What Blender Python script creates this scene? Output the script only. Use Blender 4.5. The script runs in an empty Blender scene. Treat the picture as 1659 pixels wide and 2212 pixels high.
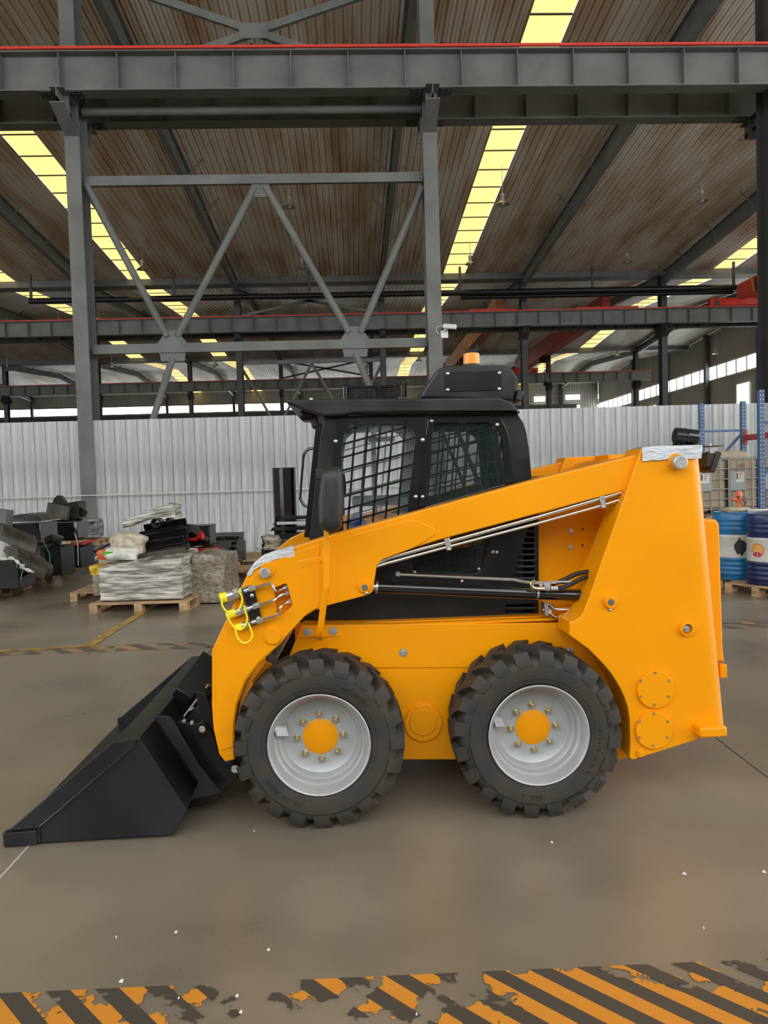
import bpy, bmesh, math, random
from mathutils import Vector, Matrix, noise as mnoise
random.seed(7)
SC = bpy.context.scene
COL = SC.collection
# ---------------------------------------------------------------- camera
FPX, CX, CY = 1600.0, 829.5, 1106.0
CAM = Vector((0, 0, 1.545))
YAW, PITCH, ROLL = math.radians(2.3), math.radians(2.36), 0.0300
_f = Vector((math.sin(YAW) * math.cos(PITCH), math.cos(YAW) * math.cos(PITCH), -math.sin(PITCH)))
_r0 = Vector((math.cos(YAW), -math.sin(YAW), 0))
_u0 = _r0.cross(_f)
_R = _r0 * math.cos(ROLL) - _u0 * math.sin(ROLL)
_U = _r0 * math.sin(ROLL) + _u0 * math.cos(ROLL)
cd = bpy.data.cameras.new('camera')
cam = bpy.data.objects.new('camera', cd)
COL.objects.link(cam)
cd.sensor_fit = 'VERTICAL'; cd.sensor_height = 36.0; cd.lens = FPX / 2212 * 36.0
cd.clip_start = 0.05; cd.clip_end = 400
cam.matrix_world = Matrix(((_R.x, _U.x, -_f.x, CAM.x), (_R.y, _U.y, -_f.y, CAM.y), (_R.z, _U.z, -_f.z, CAM.z), (0, 0, 0, 1)))
SC.camera = cam
# ---------------------------------------------------------------- world and exposure
W = bpy.data.worlds.new('overcast_sky'); SC.world = W; W.use_nodes = True
_bg = W.node_tree.nodes['Background']
_bg.inputs[0].default_value = (0.93, 0.97, 1.0, 1); _bg.inputs[1].default_value = 3.6
SC.view_settings.view_transform = 'Standard'; SC.view_settings.look = 'None'
SC.view_settings.gamma = 1.0; SC.view_settings.use_curve_mapping = False
SC.view_settings.exposure = 0.0
SC.cycles.max_bounces = 7; SC.cycles.diffuse_bounces = 4; SC.cycles.glossy_bounces = 3; SC.cycles.transmission_bounces = 2; SC.cycles.transparent_max_bounces = 8
SC.cycles.caustics_reflective = False; SC.cycles.caustics_refractive = False
# ---------------------------------------------------------------- helpers
def ray(px, py):
    return (_f * FPX + _R * (px - CX) - _U * (py - CY)).normalized()
def U(px, py, Y):                      # point of the place seen at a pixel, at depth Y
    d = ray(px, py); return CAM + d * (Y / d.y)
def G(px, py, z=0.0):                  # the floor point seen at a pixel
    d = ray(px, py); return CAM + d * ((z - CAM.z) / d.z)
def V(*a): return Vector(a)

MATS = {}
def mat(name, col, rough=.5, metal=0., var=0., vscale=3., bump=0., bscale=40., coat=0., trans=0., alpha=1., emit=None, estr=0., col2=None, stretch=None, rvar=0., spec=.5, rnd=0., detail=4., thr=None, rot=None):
    m = bpy.data.materials.new(name); m.use_nodes = True
    nt = m.node_tree; b = nt.nodes['Principled BSDF']; L = nt.links
    b.inputs['Base Color'].default_value = (*col, 1); b.inputs['Roughness'].default_value = rough
    b.inputs['Metallic'].default_value = metal; b.inputs['Coat Weight'].default_value = coat; b.inputs['Coat Roughness'].default_value = .12
    b.inputs['Transmission Weight'].default_value = trans; b.inputs['Alpha'].default_value = alpha
    b.inputs['Specular IOR Level'].default_value = spec
    if emit:
        b.inputs['Emission Color'].default_value = (*emit, 1); b.inputs['Emission Strength'].default_value = estr
    def tex(scale, det=4.):
        tc = nt.nodes.new('ShaderNodeTexCoord'); n = nt.nodes.new('ShaderNodeTexNoise')
        n.inputs['Scale'].default_value = scale; n.inputs['Detail'].default_value = det
        src = tc.outputs['Object']
        if stretch:
            mp = nt.nodes.new('ShaderNodeMapping'); mp.inputs['Scale'].default_value = stretch
            if rot: mp.inputs['Rotation'].default_value = rot
            L.new(src, mp.inputs[0]); src = mp.outputs[0]
        L.new(src, n.inputs['Vector']); return n
    last = None
    if var or col2:
        n = tex(vscale, detail); r = nt.nodes.new('ShaderNodeValToRGB')
        c2 = col2 or tuple(max(0, c * (1 - var)) for c in col); c1 = col if col2 else tuple(min(1, c * (1 + var)) for c in col)
        lo, hi = thr or (.35, .65)
        r.color_ramp.elements[0].position = lo; r.color_ramp.elements[1].position = hi
        r.color_ramp.elements[0].color = (*c2, 1); r.color_ramp.elements[1].color = (*c1, 1)
        L.new(n.outputs['Fac'], r.inputs[0]); last = r.outputs[0]
        if rvar:
            mr = nt.nodes.new('ShaderNodeMapRange'); mr.inputs['To Min'].default_value = max(0, rough - rvar); mr.inputs['To Max'].default_value = min(1, rough + rvar)
            L.new(n.outputs['Fac'], mr.inputs[0]); L.new(mr.outputs[0], b.inputs['Roughness'])
    if rnd:
        oi = nt.nodes.new('ShaderNodeObjectInfo'); hs = nt.nodes.new('ShaderNodeHueSaturation'); mr = nt.nodes.new('ShaderNodeMapRange')
        mr.inputs['To Min'].default_value = 1 - rnd; mr.inputs['To Max'].default_value = 1 + rnd
        L.new(oi.outputs['Random'], mr.inputs[0]); L.new(mr.outputs[0], hs.inputs['Value'])
        if last: L.new(last, hs.inputs['Color'])
        else: hs.inputs['Color'].default_value = (*col, 1)
        last = hs.outputs[0]
    if last: L.new(last, b.inputs['Base Color'])
    if bump:
        n = tex(bscale); bp = nt.nodes.new('ShaderNodeBump'); bp.inputs['Strength'].default_value = bump; bp.inputs['Distance'].default_value = .02
        L.new(n.outputs['Fac'], bp.inputs['Height']); L.new(bp.outputs[0], b.inputs['Normal'])
    MATS[name] = m; return m

class MB:
    def __init__(s): s.v = []; s.f = []
    def add(s, vs, fs):
        o = len(s.v); s.v += [tuple(p) for p in vs]; s.f += [tuple(i + o for i in f) for f in fs]; return s
    def box(s, x0, x1, y0, y1, z0, z1):
        return s.hexa([(x0, y0, z0), (x1, y0, z0), (x1, y1, z0), (x0, y1, z0), (x0, y0, z1), (x1, y0, z1), (x1, y1, z1), (x0, y1, z1)])
    def hexa(s, p):
        return s.add(p, [(0, 3, 2, 1), (4, 5, 6, 7), (0, 1, 5, 4), (1, 2, 6, 5), (2, 3, 7, 6), (3, 0, 4, 7)])
    def bar(s, a, b, w, h, up=(0, 0, 1)):       # rectangular bar from a to b, w sideways, h along up
        a = Vector(a); b = Vector(b); d = (b - a).normalized(); up = Vector(up)
        sd = d.cross(up)
        if sd.length < 1e-4: sd = d.cross(Vector((0, 1, 0)))
        sd.normalize(); u = sd.cross(d).normalized(); sd *= w / 2; u *= h / 2
        return s.hexa([a - sd - u, a + sd - u, b + sd - u, b - sd - u, a - sd + u, a + sd + u, b + sd + u, b - sd + u])
    def cyl(s, a, b, r0, r1=None, n=20, caps=True, ph=0.):
        a = Vector(a); b = Vector(b); r1 = r0 if r1 is None else r1; d = (b - a).normalized()
        x = d.orthogonal().normalized() if abs(d.y) < .99 else Vector((1, 0, 0)); y = d.cross(x)
        vs = []; fs = []
        for i in range(n):
            t = 2 * math.pi * i / n + ph; o = x * math.cos(t) + y * math.sin(t); vs += [a + o * r0, b + o * r1]
        for i in range(n):
            j = (i + 1) % n; fs.append((2 * i, 2 * j, 2 * j + 1, 2 * i + 1))
        if caps: fs.append(tuple(2 * i for i in reversed(range(n)))); fs.append(tuple(2 * i + 1 for i in range(n)))
        return s.add(vs, fs)
    def tube(s, pts, r, n=10, caps=True, smooth=0, rf=None):
        P = [Vector(p) for p in pts]
        if smooth: P = catmull(P, smooth)
        vs = []; fs = []; prev = None
        for i, p in enumerate(P):
            d = ((P[min(i + 1, len(P) - 1)] - P[max(i - 1, 0)])).normalized()
            if prev is None: x = d.orthogonal().normalized()
            else: x = (prev - d * prev.dot(d)).normalized()
            prev = x; y = d.cross(x); rr = rf(i / (len(P) - 1)) if rf else r
            for k in range(n):
                t = 2 * math.pi * k / n; vs.append(p + (x * math.cos(t) + y * math.sin(t)) * rr)
        for i in range(len(P) - 1):
            for k in range(n):
                q = (k + 1) % n; fs.append((i * n + k, i * n + q, (i + 1) * n + q, (i + 1) * n + k))
        if caps: fs.append(tuple(reversed(range(n)))); fs.append(tuple((len(P) - 1) * n + k for k in range(n)))
        return s.add(vs, fs)
    def lathe(s, prof, c, axis='Y', n=64, closed=False, a0=0, a1=2 * math.pi):   # prof: (radius, along-axis)
        c = Vector(c); vs = []; fs = []; m = len(prof); full = abs(a1 - a0 - 2 * math.pi) < 1e-6; cnt = n if full else n + 1
        for i in range(cnt):
            t = a0 + (a1 - a0) * i / n; ct, st = math.cos(t), math.sin(t)
            for r, a in prof:
                vs.append(c + (Vector((r * ct, a, r * st)) if axis == 'Y' else Vector((r * ct, r * st, a)) if axis == 'Z' else Vector((a, r * ct, r * st))))
        for i in range(n):
            j = (i + 1) % cnt
            for k in range(m if closed else m - 1):
                l = (k + 1) % m; q = (i * m + k, i * m + l, j * m + l, j * m + k)
                fs.append(q if axis == 'Z' or axis == 'X' else q[::-1])
        return s.add(vs, fs)
    def mapped(s, fn):
        s.v = [tuple(fn(Vector(p))) for p in s.v]; return s
def catmull(P, k):
    out = []
    for i in range(len(P) - 1):
        a, b, c, d = P[max(i - 1, 0)], P[i], P[i + 1], P[min(i + 2, len(P) - 1)]
        for j in range(k):
            t = j / k
            out.append(.5 * ((2 * b) + (c - a) * t + (2 * a - 5 * b + 4 * c - d) * t * t + (3 * b - a - 3 * c + d) * t ** 3))
    return out + [P[-1]]
WL = {}
def finish(me, ang=35):
    bm = bmesh.new(); bm.from_mesh(me); bmesh.ops.recalc_face_normals(bm, faces=bm.faces); bm.to_mesh(me); bm.free()
    for p in me.polygons: p.use_smooth = True
    me.set_sharp_from_angle(angle=math.radians(ang))
def tag(o, label=None, cat=None, group=None, kind=None):
    if label: o['label'] = label
    if cat: o['category'] = cat
    if group: o['group'] = group
    if kind: o['kind'] = kind
    return o
def link(o, parent=None, local=False):
    COL.objects.link(o)
    if parent is not None:
        o.parent = parent
        if not local: o.location = -WL.get(parent.name, Vector((0, 0, 0)))
        else: WL[o.name] = Vector((0, 0, 0))
    return o
def obj(name, mb, m, parent=None, bevel=0., local=False, ang=35, recalc=True):
    if isinstance(mb, MB):
        me = bpy.data.meshes.new(name); me.from_pydata(mb.v, [], mb.f); me.update(); finish(me, ang)
    else: me = mb
    if not len(me.materials): me.materials.append(MATS[m] if isinstance(m, str) else m)
    o = bpy.data.objects.new(name, me); link(o, parent, local)
    if bevel:
        bv = o.modifiers.new('edge', 'BEVEL'); bv.width = bevel; bv.segments = 2; bv.limit_method = 'ANGLE'; bv.angle_limit = math.radians(40)
    return o
def empty(name, loc, rz=0, label=None, cat=None, group=None, kind=None):
    o = bpy.data.objects.new(name, None); COL.objects.link(o); o.location = loc; o.rotation_euler = (0, 0, rz); o.empty_display_size = .1
    WL[o.name] = Vector(loc); return tag(o, label, cat, group, kind)
def copy_tree(o, parent=None):
    c = o.copy(); COL.objects.link(c); c.parent = parent
    for ch in o.children: copy_tree(ch, c)
    return c
def fillet(pts, n=6):
    out = []; N = len(pts)
    for i, p in enumerate(pts):
        if len(p) < 3 or p[2] <= 0: out.append(Vector(p[:2])); continue
        b = Vector(p[:2]); a = Vector(pts[i - 1][:2]); c = Vector(pts[(i + 1) % N][:2]); r = p[2]
        u = (a - b); v = (c - b); la, lc = u.length, v.length; u.normalize(); v.normalize()
        ang = u.angle(v); t = min(r / max(math.tan(ang / 2), 1e-3), la * .49, lc * .49); s = b + u * t; e = b + v * t
        for k in range(n + 1):
            q = k / n; out.append((1 - q) ** 2 * s + 2 * q * (1 - q) * b + q * q * e)
    return out
def plate_mesh(name, outer, holes, y0, y1, bev=0.):       # outer/holes: (X, Z) loops; a plate from y0 to y1
    cu = bpy.data.curves.new(name, 'CURVE'); cu.dimensions = '2D'; cu.fill_mode = 'BOTH'
    t = abs(y1 - y0); bev = min(bev, t * .45)
    cu.extrude = t / 2 - bev; cu.bevel_depth = bev; cu.bevel_resolution = 1; cu.offset = -bev if bev else 0
    for lp in [outer] + list(holes):
        sp = cu.splines.new('POLY'); sp.points.add(len(lp) - 1); sp.use_cyclic_u = True
        for q, p in zip(sp.points, lp): q.co = (p[0], p[1], 0, 1)
    to = bpy.data.objects.new(name, cu); me = bpy.data.meshes.new_from_object(to)
    bpy.data.objects.remove(to); bpy.data.curves.remove(cu)
    ym = (y0 + y1) / 2
    for v in me.vertices: v.co = (v.co.x, ym - v.co.z, v.co.y)
    bm = bmesh.new(); bm.from_mesh(me); bmesh.ops.remove_doubles(bm, verts=bm.verts, dist=1e-5); bm.to_mesh(me); bm.free()
    finish(me, 20); me.name = name; return me
def PX(pts, Y): return [(q.x, q.z) for q in (U(p[0], p[1], Y) for p in pts)]
def pplate(name, pix, Y, t, m, parent=None, bev=.002, holes=()):   # plate whose outer face has this outline at depth Y
    me = plate_mesh(name, PX(fillet(pix), Y), [PX(fillet(h), Y) for h in holes], Y, Y + t, bev)
    return obj(name, me, m, parent)
def mirror_mesh(me, yc):
    m2 = me.copy()
    for v in m2.vertices: v.co.y = 2 * yc - v.co.y
    m2.flip_normals(); return m2
_tc = {}
def text_mb(mb, s, size, depth, fn):         # adds lettering; fn maps (x, y, z) of the flat text to the place
    cu = bpy.data.curves.new('t', 'FONT'); cu.body = s; cu.size = size; cu.extrude = depth; cu.align_x = 'CENTER'; cu.align_y = 'CENTER'; cu.resolution_u = 2
    to = bpy.data.objects.new('t', cu); me = bpy.data.meshes.new_from_object(to)
    mb.add([fn(v.co) for v in me.vertices], [tuple(p.vertices) for p in me.polygons])
    bpy.data.objects.remove(to); bpy.data.curves.remove(cu); bpy.data.meshes.remove(me)

# ---------------------------------------------------------------- materials
mat('concrete', (.235, .198, .145), .30, var=.42, vscale=.9, rvar=.12, detail=7, thr=(.22, .78), spec=.6, bump=.06, bscale=80)
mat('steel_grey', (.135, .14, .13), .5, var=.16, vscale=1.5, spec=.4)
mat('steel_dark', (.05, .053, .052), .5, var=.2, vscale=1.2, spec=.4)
mat('roof_sheet', (.80, .75, .66), .42, metal=.2, col2=(.50, .33, .18), vscale=1.0, stretch=(1.2, .22, 1), thr=(.30, .60), detail=6)
mat('roof_bright', (.72, .70, .66), .42, metal=.25, col2=(.50, .38, .25), vscale=.8, stretch=(1.2, .3, 1), thr=(.30, .55), detail=6)
mat('skylight', (.8, .6, .2), .6, emit=(1.0, .76, .27), estr=1.25)
mat('daylight_glass', (.9, .95, 1), .3, emit=(.95, 1, 1), estr=7.)
mat('wall_sheet', (.33, .31, .27), .6, var=.12, vscale=.3)
mat('panel_white', (.575, .59, .58), .45, col2=(.36, .375, .375), vscale=2.2, stretch=(5, 1, .35), thr=(.38, .66), rnd=.05, detail=6)
mat('yellow', (.95, .35, .0), .34, coat=.12, var=.03, vscale=2, spec=.28)
mat('black', (.010, .0105, .0115), .30, var=.25, vscale=5, rvar=.08, spec=.28)
mat('black_sat', (.012, .013, .0145), .33, var=.4, vscale=7, rvar=.12, spec=.45)
mat('bucket_black', (.011, .012, .015), .36, var=.4, vscale=4, rvar=.14, spec=.5)
mat('black_gloss', (.01, .01, .011), .12, coat=.5)
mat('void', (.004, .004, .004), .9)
mat('rubber', (.036, .035, .033), .62, col2=(.052, .042, .032), vscale=9, thr=(.40, .62), bump=.15, bscale=90, spec=.4)
mat('silver', (.46, .47, .475), .42, metal=.35, var=.06, vscale=8)
mat('chrome', (.72, .71, .66), .2, metal=1., var=.06, vscale=30)
mat('zinc', (.60, .61, .60), .35, metal=.85, var=.15, vscale=60)
mat('brass', (.58, .50, .30), .3, metal=.9, var=.15, vscale=90)
mat('film', (.62, .65, .68), .35, bump=.7, bscale=18, stretch=(1, 1, 3.2), var=.08, vscale=9)
mat('cap_yellow', (.95, .80, .02), .35)
mat('amber', (1.0, .36, .02), .25, coat=.4)
mat('plastic', (.022, .021, .02), .48, bump=.05, bscale=300)
mat('glass', (.75, .88, .86), .05, alpha=.10, spec=.35)
mat('tint', (.02, .035, .034), .05, alpha=.42, spec=.3)
mat('crane_red', (.42, .028, .016), .42, var=.15, vscale=1)
mat('crane_bright', (.62, .03, .018), .4)
mat('crane_brown', (.34, .115, .05), .5, var=.2, vscale=1)
mat('rail_red', (.62, .04, .02), .5)
mat('wood', (.42, .27, .14), .7, var=.35, vscale=4, stretch=(1, 6, 6), rnd=.15)
mat('wrap', (.60, .58, .51), .13, col2=(.17, .155, .125), vscale=3.2, stretch=(1.1, 1.1, 9), rot=(.1, .22, 0), thr=(.40, .62), bump=.9, bscale=5, spec=1., detail=9)  # pale streaks in the colour stand for highlights on the film
mat('wrap_tan', (.36, .30, .22), .25, col2=(.16, .13, .09), vscale=8, stretch=(2, 2, 3), thr=(.35, .65), bump=.9, bscale=10, spec=.7, detail=6)
mat('wrap_dark', (.38, .38, .37), .15, col2=(.03, .03, .03), vscale=3.2, stretch=(1.1, 1.1, 8), rot=(.1, .2, 0), thr=(.44, .64), bump=.8, bscale=5, spec=.9, detail=8)  # film glints painted as pale streaks over near-black
mat('paper_sack', (.50, .43, .34), .7, var=.25, vscale=14, bump=.4, bscale=14)
mat('sack_white', (.60, .58, .52), .6, var=.2, vscale=9, bump=.4, bscale=10)
mat('green', (.05, .42, .02), .5); mat('orange', (.70, .13, .03), .5); mat('red', (.50, .012, .02), .45, var=.3, vscale=6, bump=.4, bscale=12)
mat('yellow_bag', (.78, .50, .02), .4, var=.3, vscale=14, bump=.6, bscale=25)
mat('dusty_black', (.085, .068, .05), .45, col2=(.012, .012, .012), vscale=3, rvar=.15)
mat('drum_blue', (.012, .16, .37), .35, col2=(.03, .07, .12), vscale=5, thr=(.25, .5)); mat('drum_navy', (.01, .018, .09), .3, var=.3, vscale=5)
mat('drum_white', (.58, .56, .50), .45, var=.12, vscale=7); mat('logo_red', (.55, .02, .02), .45); mat('logo_gold', (.80, .36, .04), .45); mat('smudge', (.02, .02, .022), .6)
mat('ibc_tan', (.40, .32, .22), .45, var=.12, vscale=2, rnd=.08); mat('cage', (.36, .35, .33), .35, metal=.7)
mat('plate_grey', (.30, .33, .32), .5, var=.1); mat('label', (.62, .60, .55), .6); mat('print_red', (.45, .08, .07), .6); mat('print_dark', (.06, .06, .06), .6)
mat('rack_blue', (.06, .12, .24), .45, var=.2, vscale=6); mat('rack_red', (.40, .03, .03), .45)
mat('cardboard', (.50, .40, .29), .7, var=.1, vscale=4); mat('tool_orange', (.86, .20, .08), .4); mat('cloth', (.42, .36, .25), .8, bump=.5, bscale=30, var=.2, vscale=9)
mat('lamp_metal', (.42, .40, .37), .35, metal=.7); mat('white_plastic', (.75, .75, .73), .4)
mat('seat_cloth', (.03, .031, .034), .7); mat('rag_blue', (.02, .06, .25), .8)
mat('line_paint', (.42, .26, .05), .5, var=.35, vscale=6); mat('joint_white', (.5, .48, .44), .7); mat('joint_dark', (.05, .045, .04), .8)
mat('litter', (.75, .74, .70), .7)
mat('strap_green', (.05, .22, .16), .5)
# ---------------------------------------------------------------- hazard-stripe paint (worn through to the bare floor)
def hazard_mat(name, pitch, wear, orange, dark, scale=9., seed=0.):
    m = bpy.data.materials.new(name); m.use_nodes = True; nt = m.node_tree; L = nt.links; b = nt.nodes['Principled BSDF']; out = nt.nodes['Material Output']
    N = nt.nodes.new
    tc = N('ShaderNodeTexCoord'); sp = N('ShaderNodeSeparateXYZ'); L.new(tc.outputs['Object'], sp.inputs[0])
    def mth(op, a, bb=None):
        n = N('ShaderNodeMath'); n.operation = op
        for i, q in enumerate((a, bb)):
            if q is None: continue
            if isinstance(q, (int, float)): n.inputs[i].default_value = q
            else: L.new(q, n.inputs[i])
        return n.outputs[0]
    fr = mth('FRACT', mth('DIVIDE', mth('ADD', sp.outputs[0], sp.outputs[1]), pitch))
    st = mth('LESS_THAN', fr, .5)
    mx = N('ShaderNodeMix'); mx.data_type = 'RGBA'; L.new(st, mx.inputs[0]); mx.inputs[6].default_value = (*dark, 1); mx.inputs[7].default_value = (*orange, 1)
    L.new(mx.outputs[2], b.inputs['Base Color']); b.inputs['Roughness'].default_value = .5
    n1 = N('ShaderNodeTexNoise'); n1.inputs['Scale'].default_value = scale; n1.inputs['Detail'].default_value = 7; n1.inputs['Roughness'].default_value = .6
    mp = N('ShaderNodeMapping'); mp.inputs['Location'].default_value = (seed, seed * .7, 0); L.new(tc.outputs['Object'], mp.inputs[0]); L.new(mp.outputs[0], n1.inputs['Vector'])
    n2 = N('ShaderNodeTexNoise'); n2.inputs['Scale'].default_value = scale * .17; L.new(mp.outputs[0], n2.inputs['Vector'])
    s = mth('ADD', n1.outputs['Fac'], mth('MULTIPLY', n2.outputs['Fac'], 1.1))
    keep = mth('GREATER_THAN', s, wear)
    keep = mth('MAXIMUM', keep, mth('MULTIPLY', mth('SUBTRACT', 1., st), mth('GREATER_THAN', s, wear - .07)))
    tr = N('ShaderNodeBsdfTransparent'); ms = N('ShaderNodeMixShader'); L.new(keep, ms.inputs[0]); L.new(tr.outputs[0], ms.inputs[1]); L.new(b.outputs[0], ms.inputs[2]); L.new(ms.outputs[0], out.inputs[0])
    MATS[name] = m; return m
hazard_mat('hazard_near', .150, 1.05, (.70, .27, .03), (.075, .064, .052), 7., 3.7)
hazard_mat('hazard_far', .30, .98, (.40, .23, .11), (.13, .105, .08), 5., 1.3)

# ---------------------------------------------------------------- floor
fl = obj('floor', MB().box(-62, 30, -40, 88.5, -.2, 0), 'concrete'); tag(fl, 'worn brown grey polished concrete factory floor', 'floor', kind='structure')
def floor_strip(name, a, b, width, m, z=.002, parent=fl, side=0):
    a = Vector(a); b = Vector(b); a.z = b.z = 0; d = b - a; Lh = d.length; rz = math.atan2(d.y, d.x)
    y0, y1 = (-width / 2, width / 2) if side == 0 else (-width, 0) if side < 0 else (0, width)
    me = bpy.data.meshes.new(name); me.from_pydata([(0, y0, 0), (Lh, y0, 0), (Lh, y1, 0), (0, y1, 0)], [], [(0, 1, 2, 3)]); me.materials.append(MATS[m])
    o = bpy.data.objects.new(name, me); COL.objects.link(o); o.parent = parent; o.location = (a.x, a.y, z); o.rotation_euler = (0, 0, rz); return o
floor_strip('hazard_marking', G(-60, 2150), G(1720, 2070), .50, 'hazard_near', .003, side=-1)['label'] = 'worn orange and black hazard stripes along the front edge'
floor_strip('hazard_marking', G(-60, 1412), G(242, 1402), .26, 'hazard_far', .002)['label'] = 'faded diagonal stripes across the aisle'
floor_strip('hazard_marking', G(256, 1399), G(640, 1388), .28, 'hazard_far', .002)['label'] = 'faded diagonal stripes behind the bucket'
floor_strip('hazard_marking', G(1500, 1354), G(1720, 1346), .30, 'hazard_far', .002)['label'] = 'faded diagonal stripes behind the rear of the loader'
pl = G(192, 1396)
floor_strip('yellow_line', G(-60, 1411), pl, .07, 'line_paint', .004)['label'] = 'worn yellow aisle line'
floor_strip('yellow_line', G(190, 1397), G(312, 1320), .10, 'line_paint', .0045)
floor_strip('floor_joint', G(-30, 1930), G(80, 1808), .012, 'joint_white', .0015)
floor_strip('floor_joint', G(1500, 1558), G(1700, 1712), .006, 'joint_dark', .0015)
floor_strip('floor_joint', G(-40, 1362), G(700, 1340), .012, 'joint_white', .0012)
floor_strip('floor_joint', G(1480, 1303), G(1720, 1297), .014, 'joint_white', .0012)
floor_strip('floor_joint', G(430, 1430), G(560, 1310), .010, 'joint_dark', .0012)
for i, (px, py) in enumerate([(251, 2028), (380, 2017), (262, 2123), (386, 2160), (1192, 1822), (1478, 1890), (549, 1798), (512, 2155), (1650, 1886), (1520, 2008), (580, 2055), (214, 1376), (900, 2195), (520, 2190)]):
    p = G(px, py); s = .003 + .0022 * (i % 3)
    b = MB().add([(p.x - s, p.y - s * .5, .0045), (p.x + s, p.y - s, .004), (p.x + s * .8, p.y + s, .007), (p.x - s, p.y + s * .7, .0045), (p.x, p.y, .012)], [(0, 1, 4), (1, 2, 4), (2, 3, 4), (3, 0, 4), (3, 2, 1, 0)])
    tag(obj('paper_scrap', b, 'litter'), 'tiny white scrap ' + ['left of centre, well above the hazard stripes', 'on bare floor below the front wheel, left of centre', 'just above the left end of the hazard stripes', 'on a black stripe left of centre', 'right below the rear wheel', 'on bare floor right of the rear wheel', 'under the front wheel', 'on the hazard stripes below the front wheel', 'at the right edge of the floor', 'at lower right above the hazard stripes', 'below the front wheel, midway to the stripes', 'beside the yellow aisle line', 'on the hazard stripes near the middle', 'at the bottom edge left of the middle'][i], 'litter', 'white scraps scattered on the floor')

# ---------------------------------------------------------------- building grid
YA_, YB_, YC_, YD_ = 16.4, 40.5, 64.3, 88.0
SL = .074; ZV = 12.55; XL, XR = -60., 29.6
def zroof(Y):
    if Y <= YB_:
        z = ZV + SL * (YB_ - Y); rid = 2.0
        return z if Y > rid else ZV + SL * (YB_ - rid) - SL * (rid - Y)
    h = (YC_ - YB_) / 2; t = (Y - YB_) % (2 * h) if Y < YC_ else (Y - YC_)
    return ZV + SL * (t if t < h else 2 * h - t)
xa1, xa2, xa3 = U(199, 1050, YA_).x, U(946, 1050, YA_).x, U(1668, 1030, YA_).x
BAY = (xa3 - xa1) / 2
GRID = [xa2 + BAY * k for k in range(-7, 4)]
SKY = [U(1085, 285, 27.).x, U(65, 275, 27.).x, U(8, 598, YB_ - .5).x, U(1585, 570, 39.).x]
SKW = .58
def roof_mesh(y0, y1, x0, x1, step=.25):
    mb = MB(); n = max(1, round((x1 - x0) / step)); step = (x1 - x0) / n
    prof = []
    for i in range(n):
        x = x0 + i * step
        prof += [(x, 0), (x + .055, 0), (x + .065, .012), (x + .085, .012), (x + .095, 0), (x + .17, 0), (x + .19, .045), (x + .23, .045)]
    prof.append((x0 + n * step, 0)); m = len(prof); vs = []
    for y in (y0, y1):
        z = zroof(y); vs += [(x, y, z + h) for x, h in prof]
    return mb.add(vs, [(i, m + i, m + i + 1, i + 1) for i in range(m - 1)])
ridge2, ridge3 = (YB_ + YC_) / 2, (YC_ + YD_) / 2
slopes = [(-9., 2., 'roof_sheet'), (2., YB_ - .35, 'roof_sheet'), (YB_ + .35, ridge2, 'roof_bright'), (ridge2, YC_ - .35, 'roof_bright'), (YC_ + .35, ridge3, 'roof_bright'), (ridge3, YD_, 'roof_bright')]
ce = empty('ceiling', (0, 0, 0), 0, 'rust-stained ribbed sheet metal roof of the factory hall', 'ceiling', kind='structure')
for (y0, y1, m) in slopes:
    xs = sorted([XL] + [q for s in SKY for q in (s - SKW, s + SKW)] + [XR])
    for a, b in zip(xs[::2], xs[1::2]): obj('roof_sheet', roof_mesh(y0 + (1e-3 if y0 == ridge2 or y0 == ridge3 or y0 == 2. else 0), y1 - 1e-3, a, b), m, ce)
for yv in (YB_, YC_):
    g = MB().box(XL, XR, yv - .42, yv + .42, ZV - .28, ZV - .26).box(XL, XR, yv - .43, yv - .41, ZV - .28, ZV + .1).box(XL, XR, yv + .41, yv + .43, ZV - .28, ZV + .1)
    obj('gutter', g, 'steel_grey', ce)
for j, sx in enumerate(SKY):
    o = empty('skylight', (sx, 28, 0), 0, ['yellowed translucent skylight strip running above the cab', 'yellowed skylight strip slanting behind the steel post by the parts pallets', 'yellowed skylight strip at the far left above the black pipe', 'yellowed skylight strip above the red crane at the right'][j], 'skylight', 'skylight strips in the roof', 'structure')
    for (y0, y1, m) in slopes[1:]:
        n = max(1, round((y1 - y0) / 1.42)); st = (y1 - y0) / n
        b = MB()
        for i in range(n):
            ya, yb = y0 + i * st + .02, y0 + (i + 1) * st - .02; za, zb = zroof(ya) + .02, zroof(yb) + .02
            b = MB().add([(sx - SKW, ya, za), (sx + SKW, ya, za), (sx + SKW, yb, zb), (sx - SKW, yb, zb), (sx - SKW, ya, za + .01), (sx + SKW, ya, za + .01), (sx + SKW, yb, zb + .01), (sx - SKW, yb, zb + .01)], [(0, 3, 2, 1), (4, 5, 6, 7), (0, 1, 5, 4), (1, 2, 6, 5), (2, 3, 7, 6), (3, 0, 4, 7)])
            obj('panel', b, 'skylight', o)
        b = MB()
        for i in range(n + 1):
            y = y0 + i * st; b.box(sx - SKW, sx + SKW, y - .03, y + .03, zroof(min(max(y, y0 + .01), y1 - .01)) - .01, zroof(min(max(y, y0 + .01), y1 - .01)) + .035)
        obj('seam_bars', b, 'steel_dark', o)

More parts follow.
